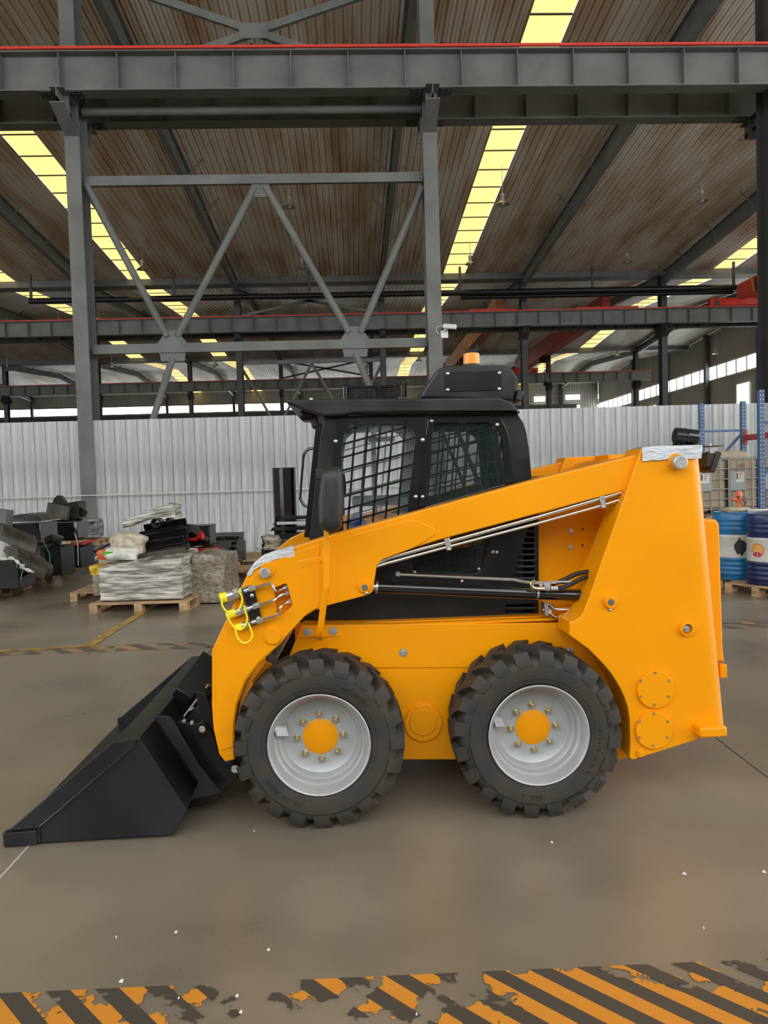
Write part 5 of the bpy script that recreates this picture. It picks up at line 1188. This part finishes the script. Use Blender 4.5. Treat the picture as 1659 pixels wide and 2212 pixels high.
pts = [U(x, y, 10.92) for x, y in ((-20, 1208), (20, 1206), (36, 1212), (46, 1219), (54, 1230), (72, 1234))]
tag(obj('white_strap', MB().tube(pts, .02, 8, smooth=6, rf=lambda t: .022 + .010 * math.sin(t * 31)).mapped(lambda p: p + V(mnoise.noise(p * 9) * .03, 0, mnoise.noise(p * 11) * .03)), 'sack_white'), 'crumpled white plastic strap hanging over the black box', 'strap')
boxy('black_housing', 16, 86, 1180, 1240, 12.4, .8, 'dusty_black', 'low black housing under the round-topped bin', SP, zb=PH)
bn = boxy('round_topped_bin', 16, 86, 1129, 1177, 12.45, .72, 'black_gloss', 'tall black bin with a domed lid, upper left', SP, rib=False, bev=.01)
A_, B_ = U(16, 1129, 12.45), U(86, 1129, 12.45); o = scoop(V((A_.x + B_.x) / 2, 12.81, A_.z + .006), (0, 0, math.pi / 2), .74, (B_.x - A_.x) / 2 + .02, 0, math.pi, 'shallow domed black lid on the tall bin at left'); o.scale = (1, 1, .46)
A_, B_ = U(58, 1240, 11.85), U(98, 1240, 11.85); o = scoop(V((A_.x + B_.x) / 2, 12.0, PH + .155), (0, 0, math.pi / 2), .36, (B_.x - A_.x) / 2, -.9, math.pi + .9, 'rounded black housing low on the left pallets')
boxy('black_housing', 94, 131, 1183, 1240, 12.6, .6, 'black', 'square black housing beside the rounded one', SP, zb=PH)
boxy('red_draped_box', 131, 173, 1182, 1228, 13.8, .7, 'black', 'black box draped with red cloth on the left pallets', SP, zb=PH, rib=False)
o = obj('red_cloth', soft_box(.46, .74, .025, 4., .05, 8), 'red'); tag(o, 'red cloth on the black box of the left pallets', 'cloth'); A_ = U(155, 1181, 13.8); o.location = (A_.x + .03, 14.1, A_.z + .01); o.rotation_euler = (0, -.2, 0)
A_ = U(112, 1152, 13.0); scoop(A_ + V(0, .1, 0), (0, .45, .3), .34, .20, math.pi * 1.02, math.pi * 1.98, 'half-round black trough tilted between the bins', rib=False)
boxy('curved_cabinet', 106, 165, 1122, 1170, 13.75, .6, 'black_gloss', 'glossy black cabinet above the red cloth', SP, rib=False, bev=.05)
boxy('steel_chute', 97, 143, 1089, 1121, 13.7, .55, 'dusty_black', 'dusty brown chute tilted on top of the left stack', SP, rib=False, ry=.22)
o = pplate('steel_hopper', [(133, 1121), (133, 1101), (147, 1086, 2), (168, 1082, 2), (171, 1121)], 13.8, .4, 'black', None, .008); tag(o, 'angular black hopper at the top of the left stack', SP, 'black steel machine parts')
o = pplate('clevis_bracket', [(170, 1119), (169, 1091), (186, 1103, 1), (188, 1108, 1), (184, 1113)], 13.9, .06, 'black', None, .004); tag(o, 'pointed black clevis bracket at the right tip of the left stack', SP, 'black steel machine parts')
o = pplate('cam_bracket', [(112, 1093), (115, 1079, 4), (123, 1070, 4), (131, 1071, 4), (144, 1089, 3), (133, 1093)], 13.85, .12, 'black', None, .004); tag(o, 'black cam-shaped bracket at the very top of the left stack', SP, 'black steel machine parts')
def wrapd(px0, px1, py0, py1, Y, d, m, seed, label):
    A_, B_ = U(px0, py1, Y), U(px1, py0, Y); return soft('wrapped_bundle', soft_box(B_.x - A_.x, d, B_.z - A_.z, seed, .025, 12), m, V((A_.x + B_.x) / 2, Y + d / 2, A_.z), 0, label, 'bundle', 'film-wrapped bundles')
o = wrapd(170, 204, 1180, 1214, 14.9, .6, 'wrap_dark', 2.2, 'lower film-wrapped grey bundle by the steel column')
wrapd(164, 203, 1122, 1163, 14.9, .55, 'wrap_dark', 6.1, 'upper film-wrapped dark bundle by the steel column')
A_ = U(186, 1179, 14.9); pallet(V(A_.x - .05, 15.2, A_.z + .002), 0, .62, .8, 'raised pallet sandwiched between two wrapped bundles', .115)
def strap(pts, lab, m='strap_green'):
    tag(obj('pallet_strap', MB().tube(pts, .008, 6), m), lab, 'strap', 'pallet straps')
strap([at(18, 1150, 12.6), at(42, 1165, 12.2), at(55, 1210, 11.2), at(52, 1222, 11.0), at(44, 1252, 10.95)], 'green strap over the brown curved guard')
strap([at(92, 1167, 12.6), at(107, 1195, 12.3), at(109, 1237, 12.3)], 'green strap across the square black housing')
strap([at(152, 1118, 14.), at(168, 1175, 13.6), at(169, 1222, 13.5)], 'pale strap down the red-draped box', 'label')

# ---- pile on the pallet in the middle
a = G(203, 1326); b = G(397, 1321); rzM = math.atan2(b.y - a.y, b.x - a.x); dM = (b - a).normalized(); nM = V(-dM.y, dM.x, 0); wM = (b - a).length
def PM(s, t, z=0): q = a + dM * s + nM * t; return V(q.x, q.y, z)
pallet(PM(wM / 2, .5), rzM, wM + .1, 1.05, 'pallet carrying the big film-wrapped bundle')
ZP = .131
tag(obj('cardboard_sheet', MB().box(-.5, .5, -.42, .42, 0, .012), 'black'), 'dark board under the big wrapped bundle', 'board'); o = bpy.data.objects['cardboard_sheet']; o.location = PM(wM / 2, .52, ZP); o.rotation_euler = (0, 0, rzM)
soft('wrapped_bundle', soft_box(wM * .93, .80, .50, 1.7, .035, 16, (.10, .05)), 'wrap', PM(wM / 2 + .0, .50, ZP + .014), rzM, 'big silvery film-wrapped bundle on the middle pallet', 'bundle', 'film-wrapped bundles')
soft('wrapped_bundle', soft_box(.42, .9, .62, 9.7, .035, 12, (-.05, 0)), 'wrap_tan', PM(wM + .17, .98, .02), rzM, 'tan film-wrapped bundle behind the silvery one', 'bundle', 'film-wrapped bundles')
q2 = G(470, 1268); pallet(V(q2.x - .38, q2.y + .05, 0), rzM + .1, .9, 1.1, 'pallet under the red wrapped crate')
pallet(V(q2.x + .15, q2.y + 1.3, 0), rzM + .05, 1.2, 1.0, 'low pallet in the aisle behind the red crate')
Yr = 10.9
o = soft('wrapped_crate', soft_box(.36, .55, .52, 5.5, .02, 10), 'red', at(441, 1250, Yr) * 1.0, rzM, 'red film-wrapped crate beside the big bundle', 'crate'); o.location.z = .131
o = soft('crate_wrap', soft_box(.37, .56, .13, 8.5, .015, 8), 'wrap_dark', V(o.location.x, o.location.y, 0), rzM, 'grey film band round the red crate', 'film'); o.location.z = .26
boxy('black_crate', 442, 478, 1190, 1248, 11.5, .6, 'dusty_black', 'dark ribbed steel crate right of the red crate', 'crate', zb=.131)
channel(at(462, 1178, 11.5), (.0, .12, .1), .50, .55, .05, 'dusty flat plate lying on the dark ribbed crate', 'dusty_black', name='steel_plate')
# supports inside the pile, then what lies on them
boxy('steel_core', 300, 405, 1150, 1262, 10.65, .5, 'black', 'black steel block in the heart of the middle pile', 'steel part', rib=False, zb=.0)
channel(at(350, 1197, 10.0), (.10, -.115, .02), .70, .30, .07, 'lowest long black channel on the middle pile', 'dusty_black')
channel(at(352, 1172, 10.2), (.35, -.14, .02), .64, .30, .11, 'wide black channel in the middle of the pile', 'black_gloss')
channel(at(355, 1148, 10.5), (.30, -.13, .02), .60, .30, .10, 'upper black channel near the top of the pile', 'black')
o = boxy('angle_bracket', 412, 452, 1137, 1180, 10.9, .5, 'black', 'black steel frame at the right of the middle pile', 'steel part')
me = plate_mesh('arm', fillet([(-.20, -.02, .01), (-.08, .14, .03), (.10, .12, .03), (.28, -.10, .02), (.22, -.13, .02), (.04, .02, .02)]), [], -.03, .03, .003)
o = obj('linkage_arm', me, 'dusty_black'); o.location = at(410, 1152, 10.8); tag(o, 'bent black linkage arm on the right of the pile', 'steel part', 'black steel machine parts')
tag(obj('red_strip', MB().tube([at(398, 1170, 10.8), at(412, 1163, 10.7), at(425, 1160, 10.7), at(436, 1152, 10.7), at(437, 1165, 10.65)], .028, 8, smooth=5).mapped(lambda p: V(p.x, p.y, p.z + mnoise.noise(p * 8) * .03)), 'red'), 'red plastic strip draped over the right of the pile', 'strip')
def tube_piece(px, py, Y, L_, r, lab):
    o = obj('steel_tube', MB().lathe([(r, -L_ / 2), (r, L_ / 2), (r * .72, L_ / 2), (r * .72, -L_ / 2)], (0, 0, 0), 'Y', 20, closed=True), 'black'); o.location = at(px, py, Y); tag(o, lab, 'tube', 'black steel machine parts')
tube_piece(340, 1129, 10.15, .2, .065, 'open black tube end under the wrapped parts'); tube_piece(367, 1123, 10.2, .2, .035, 'thin black tube end under the wrapped parts')
soft('wrapped_bundle', soft_box(.72, .40, .16, 3.9, .05, 12, (.10, 0)), 'wrap', at(331, 1128, 10.5), .0, 'film-wrapped long parts lying across the top of the pile', 'bundle', 'film-wrapped bundles', ry=-.16)
o = soft('paper_sack', soft_box(.42, .34, .32, 2.9, .06, 12, (0, 0), .35), 'paper_sack', at(273, 1202, 10.0), .15, 'lumpy tan paper sack on the left of the pile', 'sack', 'sacks on the middle pile', ry=.25)
soft('woven_sack', soft_box(.42, .3, .16, 4.6, .04, 10, (0, 0), .3), 'sack_white', at(268, 1208, 9.9), .05, 'white woven sack with a green print under the paper sack', 'sack', 'sacks on the middle pile')
o = bpy.data.objects['woven_sack']; g_ = soft_box(.13, .02, .05, 1, .01, 4); pr = obj('green_print', g_, 'green', o, 0, True); pr.location = (-.16, -.145, .07)
soft('orange_sack', soft_box(.22, .3, .12, 7.6, .04, 10, (0, 0), .3), 'orange', at(235, 1207, 10.1), .05, 'orange sack sticking out left of the white sack', 'sack', 'sacks on the middle pile')
soft('yellow_bag', soft_box(.20, .18, .13, 3.3, .05, 10, (0, 0), .4), 'yellow_bag', at(212, 1240, 10.2), .2, 'crumpled yellow plastic bag at the left of the pile', 'bag')
boxy('cardboard_box', 200, 262, 1240, 1262, 10.1, .35, 'wrap_tan', 'film-covered carton under the yellow bag', 'box', rib=False, zb=.121)
boxy('cardboard_box', 215, 300, 1205, 1262, 10.7, .7, 'cardboard', 'carton under the sacks of the middle pile', 'box', rib=False, zb=.121)
pallet(V(at(255, 1262, 10.9).x, 10.95, 0), .02, 1.1, .9, 'pallet half hidden under the sacks', .12)
for k, (p, q) in enumerate((((206, 1190), (243, 1172)), ((210, 1204), (222, 1188)))):
    tag(obj('hydraulic_fitting', MB().tube([at(*p, 10.3), at(*q, 10.35)], .018, 10).tube([at(*p, 10.3), at(p[0] - 3, p[1] + 2, 10.3)], .024, 10), ('black', 'zinc')[k]), ('black hydraulic ram end left of the paper sack', 'bright hydraulic fitting left of the paper sack')[k], 'fitting')
# ---- black attachments against the partition
Yw = 14.2
pallet(G(505, 1222) + V(.1, .2, 0), .05, 1.3, 1.1, 'pallet under the black loader attachment by the partition')
pallet(V(G(540, 1206).x + .35, 15.45, 0), .04, 1.1, .8, 'worn pallet against the partition')
o = empty('loader_attachment', (at(490, 1212, Yw).x, Yw, .131), 0, 'black steel loader attachment leaning by the partition', 'attachment')
A_, B_ = U(455, 1212, Yw), U(524, 1158, Yw); w = B_.x - A_.x; h = .52
obj('back_plate', MB().hexa([(-w / 2, .10, 0), (w / 2, .10, 0), (w / 2, .13, 0), (-w / 2, .13, 0), (-w / 2, .22, h), (w / 2, .22, h), (w / 2, .25, h), (-w / 2, .25, h)]), 'black', o, .003, True)
for z in (.12, .22, .32, .42): obj('cross_rail', MB().box(-w / 2, w / 2 - .08, .05, .12, z, z + .03), 'black', o, .004, True)
obj('side_gusset', plate_mesh('side_gusset', [(0, 0), (.16, 0), (.16, .36), (.06, .42), (0, .30)], [], 0, .22, .004), 'dusty_black', o, 0, True).location = (w / 2 - .12, -.08, 0)
obj('front_beam', MB().bar((-w / 2 + .1, -.1, .22), (w / 2 - .12, -.15, .06), .14, .10), 'black', o, .008, True)
obj('link_arm', MB().bar((-.05, -.1, .42), (.10, -.14, .2), .05, .06), 'black', o, .006, True)
obj('base_plate', MB().box(-w / 2 + .1, w / 2, -.2, .2, 0, .05), 'dusty_black', o, .006, True)
Yk = 12.9; A_, B_ = U(590, 1117, Yk), U(637, 1010, Yk)
o = empty('steel_mast', ((A_.x + B_.x) / 2, Yk, A_.z), 0, 'tall glossy black folded steel panel standing by the partition', 'panel'); w = B_.x - A_.x; h = B_.z - A_.z
prof = [(-w / 2, .08), (-w / 2 + .03, .0), (-w * .18, .03), (-w * .02, -.01), (w * .30, .0), (w * .36, .05), (w * .44, .0), (w / 2, .06)]
n = len(prof); vs = [(x, y, z) for z in (-A_.z, h) for x, y in prof] + [(x, y + .03, z) for z in (-A_.z, h) for x, y in prof]
obj('folded_sheet', MB().add(vs, [(i, i + 1, n + i + 1, n + i) for i in range(n - 1)] + [(2 * n + i, 3 * n + i, 3 * n + i + 1, 2 * n + i + 1) for i in range(n - 1)] + [(n + i, n + i + 1, 3 * n + i + 1, 3 * n + i) for i in range(n - 1)] + [(0, n, 3 * n, 2 * n), (n - 1, 3 * n - 1, 4 * n - 1, 2 * n - 1)]), 'black_gloss', o, 0, True, ang=20)
obj('end_cap', MB().box(-w / 2 + .02, w / 2 - .01, .02, .10, h - .015, h + .005), 'black', o, 0, True)
Ys = 12.2
for i, (x0, x1, y0, y1, lab) in enumerate(((588, 690, 1148, 1165, 'lowest black steel bracket of the stack left of the cab'), (584, 690, 1135, 1147, 'third black steel bracket down in the stack left of the cab'), (590, 690, 1124, 1134, 'second black steel bracket down in the stack left of the cab'), (604, 690, 1113, 1123, 'topmost black steel bracket of the stack left of the cab'))):
    A_, B_ = U(x0, y1, Ys), U(x1, y0, Ys); L_ = B_.x - A_.x
    o = empty('steel_bracket', ((A_.x + B_.x) / 2, Ys + .25, A_.z), .04 * (i % 2), lab, 'steel part', 'black steel machine parts')
    hh = B_.z - A_.z
    obj('plate', MB().hexa([(-L_ / 2 - .02, -.25, 0), (L_ / 2, -.25, 0), (L_ / 2, .25, 0), (-L_ / 2, .25, 0), (-L_ / 2 + .03, -.22, hh * .8), (L_ / 2, -.22, hh * .8), (L_ / 2, .25, hh * .8), (-L_ / 2 + .03, .25, hh * .8)]), 'black', o, .008, True)
    obj('edge_flange', MB().box(-L_ / 2 + .06, L_ / 2, -.262, -.245, 0, hh * .9), ('black', 'black_gloss', 'silver', 'black')[i], o, .003, True)
A_ = U(590, 1195, Ys); zb0 = U(588, 1165, Ys).z
tag(obj('steel_stand', MB().box(A_.x, A_.x + .7, Ys + .02, Ys + .45, .0, zb0 - .002).box(A_.x - .02, A_.x + .72, Ys, Ys + .5, zb0 - .05, zb0 - .001), 'dusty_black', bevel=.01), 'low black stand under the stack of brackets left of the cab', 'stand')
soft('wrapped_bundle', soft_box(.24, .3, .22, 6.6, .05, 10, (0, 0), .3), 'wrap_tan', at(588, 1186, 11.4), 0, 'brown paper wrapped part beside the yellow arm', 'bundle', 'film-wrapped bundles')
o = empty('pallet_jack_arm', (at(570, 1195, 11.3).x, 11.3, .0), 0, 'black lever with bright fittings left of the yellow arm', 'lever')
obj('lever', MB().tube([at(582, 1192, 11.3), at(566, 1177, 11.3)], .022, 10).tube([at(570, 1215, 11.3), at(569, 1165, 11.3), at(566, 1158, 11.3)], .02, 10), 'black', o)
obj('fittings', MB().tube([at(560, 1185, 11.3), at(555, 1180, 11.3)], .025, 10).tube([at(564, 1176, 11.3), at(568, 1170, 11.3)], .022, 10), 'zinc', o)
boxy('black_crate', 566, 604, 1188, 1222, 11.5, .4, 'dusty_black', 'black block under the brown wrapped part', 'crate', zb=0.)

# ---- drums at the right
def drum(px, Yc, label, mats, zbase):
    X = U(px, 1180, Yc).x; o = empty('steel_drum', (X, Yc, zbase), 0, label, 'drum', 'oil drums'); R_, H = .288, .88
    def band(nm, z0, z1, m, ribs):
        pr = [(R_, z0)]
        for zr in ribs: pr += [(R_, zr - .018), (R_ + .007, zr - .008), (R_ + .007, zr + .008), (R_, zr + .018)]
        pr.append((R_, z1)); return obj(nm, MB().lathe(pr, (0, 0, 0), 'Z', 48), m, o, local=True, ang=60)
    band('lower_band', .012, .29, mats[0], (.08, .14, .20, .285 - .02)); band('middle_band', .29, .585, mats[1], (.565,)); band('upper_band', .585, H - .012, mats[2], (.66, .72, .78))
    obj('lid', MB().lathe([(0, H - .02), (R_ - .012, H - .02), (R_ - .008, H), (R_ + .006, H), (R_ + .008, H - .012), (R_, H - .016)], (0, 0, 0), 'Z', 48), mats[2], o, local=True)
    obj('chime', MB().lathe([(R_, .016), (R_ + .008, .012), (R_ + .006, 0), (0, 0.0)], (0, 0, 0), 'Z', 48), mats[0], o, local=True)
    return o, R_
zd = .131
d1, R_ = drum(1590, 9.62, 'bright blue and white steel drum, scuffed, behind the loader', ('drum_blue', 'drum_white', 'drum_blue'), zd)
d2, R_ = drum(1668, 9.0, 'dark blue and white steel drum with a round emblem', ('drum_navy', 'drum_white', 'drum_navy'), zd)
def on_drum(dr, poly, th, zc, off, m, nm):       # flat print wrapped on the drum; poly in metres
    me_ = plate_mesh(nm, poly, [], 0, .0006); bm = bmesh.new(); bm.from_mesh(me_)
    for _ in range(5): bmesh.ops.subdivide_edges(bm, edges=[e for e in bm.edges if e.calc_length() > .014], cuts=1, use_grid_fill=True); bmesh.ops.triangulate(bm, faces=bm.faces)
    bm.to_mesh(me_); bm.free()
    for v in me_.vertices:
        t = th + v.co.x / R_; r = R_ + off - v.co.y; v.co = (r * math.sin(t), -r * math.cos(t), zc + v.co.z)
    return obj(nm, me_, m, dr, local=True)
er = .083; thE = -1.12; zE = .43
arc = lambda r, a0, a1, n=24, s=1.: [(r * math.cos(math.radians(a0 + (a1 - a0) * i / n)), s * r * math.sin(math.radians(a0 + (a1 - a0) * i / n))) for i in range(n + 1)]
em = on_drum(d2, arc(er, 0, 345), thE, zE, .0016, 'logo_red', 'emblem'); em['label'] = 'round red and gold emblem'
on_drum(d2, [(0, 0)] + arc(er * .93, 150, 30), thE, zE, .0028, 'logo_gold', 'emblem_gold')
on_drum(d2, [(0, 0)] + arc(er * .93, 152, 205), thE, zE, .0028, 'logo_gold', 'emblem_gold'); on_drum(d2, [(0, 0)] + arc(er * .93, 28, -25), thE, zE, .0028, 'logo_gold', 'emblem_gold')
for ang in (90, 212, 328):
    t = math.radians(ang); n_ = V(-math.sin(t), math.cos(t)) * .004; e_ = V(math.cos(t), math.sin(t)) * er * (.93 if ang != 90 else .6)
    s_ = V(0, 0) if ang != 90 else V(math.cos(t), math.sin(t)) * (-er * .9)
    on_drum(d2, [tuple(s_ - n_), tuple(e_ - n_), tuple(e_ + n_), tuple(s_ + n_)], thE, zE, .0044, 'drum_white', 'emblem_line')
on_drum(d2, [(-.030, .045)] + arc(.022, 180, 0, 10) , thE, zE, .0036, 'logo_gold', 'emblem_gold')
blob = [(math.cos(k * .35) * (.075 + .03 * mnoise.noise(V(k * .7, 1, 0))), math.sin(k * .35) * (.10 + .05 * mnoise.noise(V(k * .9, 5, 2)))) for k in range(18)]
on_drum(d1, blob, -.30, .43, .0025, 'smudge', 'oil_smudge')
gA, gB = G(1632, 1294), G(1574, 1277); dd = (gA - gB).normalized(); rzp = math.atan2(dd.y, dd.x)
ctr = gA + V(.42, .42, 0)
pallet(V(U(1668, 1180, 9.0).x + .08, 9.03, 0), rzp + .45, .86, .86, 'pallet under the dark blue drum')
pallet(V(U(1590, 1180, 9.62).x - .30, 9.95, 0), 0.05, .95, .85, 'pallet under the bright blue drum')
# things standing on the drums
zt = zd + .882; X1 = U(1590, 1100, 9.62).x
soft('cloth_bag', soft_box(.36, .22, .06, 3.1, .02, 10, (0, 0), .4), 'cloth', V(X1 - .09, 9.50, zt), .1, 'flat dirty cloth bag on the bright blue drum', 'bag')
pu = V(U(1594, 1098, 9.62).x + .05, 9.66, zt)
o = empty('drum_pump', pu, 0, 'small orange pump wrapped in black cable on the drum', 'pump')
obj('motor', MB().cyl((0, 0, .14), (-.015, 0, .25), .040, .036, 18).cyl((-.015, 0, .25), (-.016, 0, .262), .03, n=18), 'tool_orange', o, .003, True)
obj('pump_foot', MB().cyl((0, 0, 0), (0, 0, .14), .030, .034, 14).cyl((0, 0, 0), (0, 0, .03), .05, n=16).cyl((0, 0, .06), (0, 0, .075), .042, n=14), 'tool_orange', o, .002, True)
obj('spout', MB().cyl((-.02, 0, .13), (-.11, 0, .17), .022, .018, 12).cyl((-.105, 0, .168), (-.115, 0, .172), .028, n=12), 'tool_orange', o, .002, True)
obj('cable', MB().tube([(.05 * math.cos(i * .6) + .012 * math.sin(i), -.045 + .05 * math.sin(i * .6) * .3, .06 + .14 * abs(math.sin(i * .33))) for i in range(26)], .0045, 6, smooth=3), 'plastic', o, 0, True)
soft('rag', soft_box(.30, .12, .03, 1.1, .012, 8, (0, 0), .3), 'sack_white', V(pu.x + .10, 9.42, zt), -.15, 'greasy rag lying across the drum tops', 'rag')

# ---- rack with tote tanks behind the drums
Yr1, Yr2 = 15.55, 13.25
xl1, xr1 = U(1515, 900, Yr1).x, U(1605, 900, Yr1).x
ra = empty('storage_rack', (xl1, Yr1, 0), 0, 'blue and red storage rack holding the tote tanks', 'rack')
zh1, zh2 = U(1515, 872, Yr1).z, U(1648, 842, Yr2).z
def post(x, y, h): 
    b = MB().box(x - .05, x + .05, y - .045, y - .04, 0, h).box(x - .05, x - .045, y - .04, y + .04, 0, h).box(x + .045, x + .05, y - .04, y + .04, 0, h)
    q = obj('upright', b, 'rack_blue', ra); d_ = MB()
    for i in range(int(h / .075)):
        for s in (-.025, .025): d_.box(x + s - .007, x + s + .007, y - .0465, y - .0445, .04 + i * .075, .062 + i * .075)
    k = obj('perforations', d_, 'label', q); k['kind'] = 'stuff'
for x, y, h in ((xl1, Yr1, zh1), (xr1, Yr1, zh1 + .03), (xl1, Yr2, zh2), (xr1, Yr2, zh2)): post(x, y, h)
zbr = U(1560, 931, Yr1).z
for y in (Yr1, Yr2):
    obj('brace', MB().bar((xl1, y, zbr), (xr1, y, zbr), .03, .05), 'rack_blue', ra); obj('brace', MB().bar((xr1, y, zbr - .03), (xl1, y, zbr - 1.0), .03, .05), 'rack_blue', ra); obj('brace', MB().bar((xl1, y, .3), (xr1, y, .3), .03, .05), 'rack_blue', ra)
zbm = U(1625, 946, Yr1).z
for x in (xl1, xr1):
    if x == xr1: obj('beam_upper', MB().box(x - .03, x + .03, Yr2 + .04, Yr1 - .04, zbm - .06, zbm + .06), 'rack_red', ra); obj('beam_hook', MB().box(x - .01, x + .06, Yr1 - .07, Yr1 - .045, zbm - .14, zbm + .16), 'rack_red', ra)
zsh = U(1600, 1108, 14.).z
for x in (xl1, xr1): obj('beam_lower', MB().box(x - .03, x + .03, Yr2 + .04, Yr1 - .04, zsh - .12, zsh - .01), 'rack_red', ra)
obj('shelf_deck', MB().box(xl1 - .9, xr1 + .9, Yr2 + .1, Yr1 - .1, zsh - .02, zsh), 'wood', ra)
def tote(px0, px1, py0, Y, label):
    x0, x1 = U(px0, 1000, Y).x, U(px1, 1000, Y).x; zt_ = U((px0 + px1) / 2, py0, Y).z; w = x1 - x0; d = w * .95; h = zt_ - zsh
    o = empty('tote_tank', ((x0 + x1) / 2, Y + d / 2, zsh), 0, label, 'tank', 'caged tote tanks')
    obj('tank', MB().box(-w / 2 + .03, w / 2 - .03, -d / 2 + .03, d / 2 - .03, .10, h - .02), 'ibc_tan', o, .05, True)
    obj('base', MB().box(-w / 2, w / 2, -d / 2, d / 2, 0, .03).box(-w / 2, -w / 2 + .1, -d / 2, d / 2, .03, .10).box(w / 2 - .1, w / 2, -d / 2, d / 2, .03, .10), 'steel_dark', o, .004, True)
    cg = MB()
    for z in [.10 + (h - .10) * i / 5 for i in range(6)]:
        cg.bar((-w / 2, -d / 2, z), (w / 2, -d / 2, z), .018, .018).bar((-w / 2, d / 2, z), (w / 2, d / 2, z), .018, .018).bar((-w / 2, -d / 2, z), (-w / 2, d / 2, z), .018, .018).bar((w / 2, -d / 2, z), (w / 2, d / 2, z), .018, .018)
    for i in range(5):
        t = -w / 2 + w * i / 4
        cg.bar((t, -d / 2 - .008, .03), (t, -d / 2 - .008, h), .018, .018, (0, 1, 0)).bar((-w / 2 - .008, -d / 2 + d * i / 4, .03), (-w / 2 - .008, -d / 2 + d * i / 4, h), .018, .018, (0, 1, 0))
    obj('cage', cg, 'cage', o, 0, True)
    pl_ = obj('label_plate', MB().box(-w / 2 + .01, -w / 2 + w * .50, -d / 2 - .022, -d / 2 - .017, h * .42, h * .76), 'plate_grey', o, 0, True)
    s = MB().box(-w / 2 + w * .18, -w / 2 + w * .44, -d / 2 - .0245, -d / 2 - .022, h * .57, h * .74); obj('paper_label', s, 'label', pl_, 0, True)
    s = MB()
    for j in range(4): s.box(-w / 2 + w * .29, -w / 2 + w * (.40 - .02 * j), -d / 2 - .026, -d / 2 - .0245, h * (.715 - .03 * j), h * (.728 - .03 * j))
    obj('red_print', s, 'print_red', pl_, 0, True); obj('dark_print', MB().box(-w / 2 + w * .20, -w / 2 + w * .25, -d / 2 - .026, -d / 2 - .0245, h * .62, h * .73), 'print_dark', pl_, 0, True)
    s = MB()
    for i in range(3): s.box(-w / 2 + w * (.27 + .075 * i), -w / 2 + w * (.325 + .075 * i), -d / 2 + .027, -d / 2 + .0295, h * .86, h * .89)
    s.box(-w / 2 + w * .27, -w / 2 + w * .50, -d / 2 + .027, -d / 2 + .0295, h * .80, h * .845); obj('red_stencil', s, 'print_red', o, 0, True)
    return o
Yt = 13.75
tote(1497, 1573, 992, Yt, 'caged tan tote tank half hidden by the rear of the loader'); tote(1576, 1641, 989, Yt, 'caged tan tote tank in the middle above the orange pump'); tote(1650, 1716, 985, Yt, 'caged tan tote tank cut by the right edge')
A_, B_ = U(1546, 988, Yt + .1), U(1613, 974, Yt + .1)
zb0 = max(U(1535, 992, Yt).z, U(1608, 989, Yt).z) + .012
o = empty('carton_tray', ((A_.x + B_.x) / 2, Yt + .3, zb0), .12, 'long beige carton lying on top of the tote tanks', 'box'); w = B_.x - A_.x
obj('carton', MB().hexa([(-w / 2, -.2, 0), (w / 2, -.2, 0), (w / 2, .2, 0), (-w / 2, .2, 0), (-w / 2 - .0, -.21, .10), (w / 2, -.21, .10), (w / 2, .21, .10), (-w / 2, .21, .10)]), 'cardboard', o, .006, True)
obj('flap', MB().hexa([(-w / 2, -.21, .10), (w / 2, -.21, .10), (w / 2, -.20, .10), (-w / 2, -.20, .10), (-w / 2 + .04, -.14, .14), (w / 2 - .03, -.15, .13), (w / 2 - .03, -.14, .13), (-w / 2 + .04, -.13, .14)]), 'cardboard', o, 0, True)
for _n in ('skylight', 'daylight_glass'): MATS[_n].cycles.emission_sampling = 'NONE'      # broad, dim panes: found by the scattered light itself
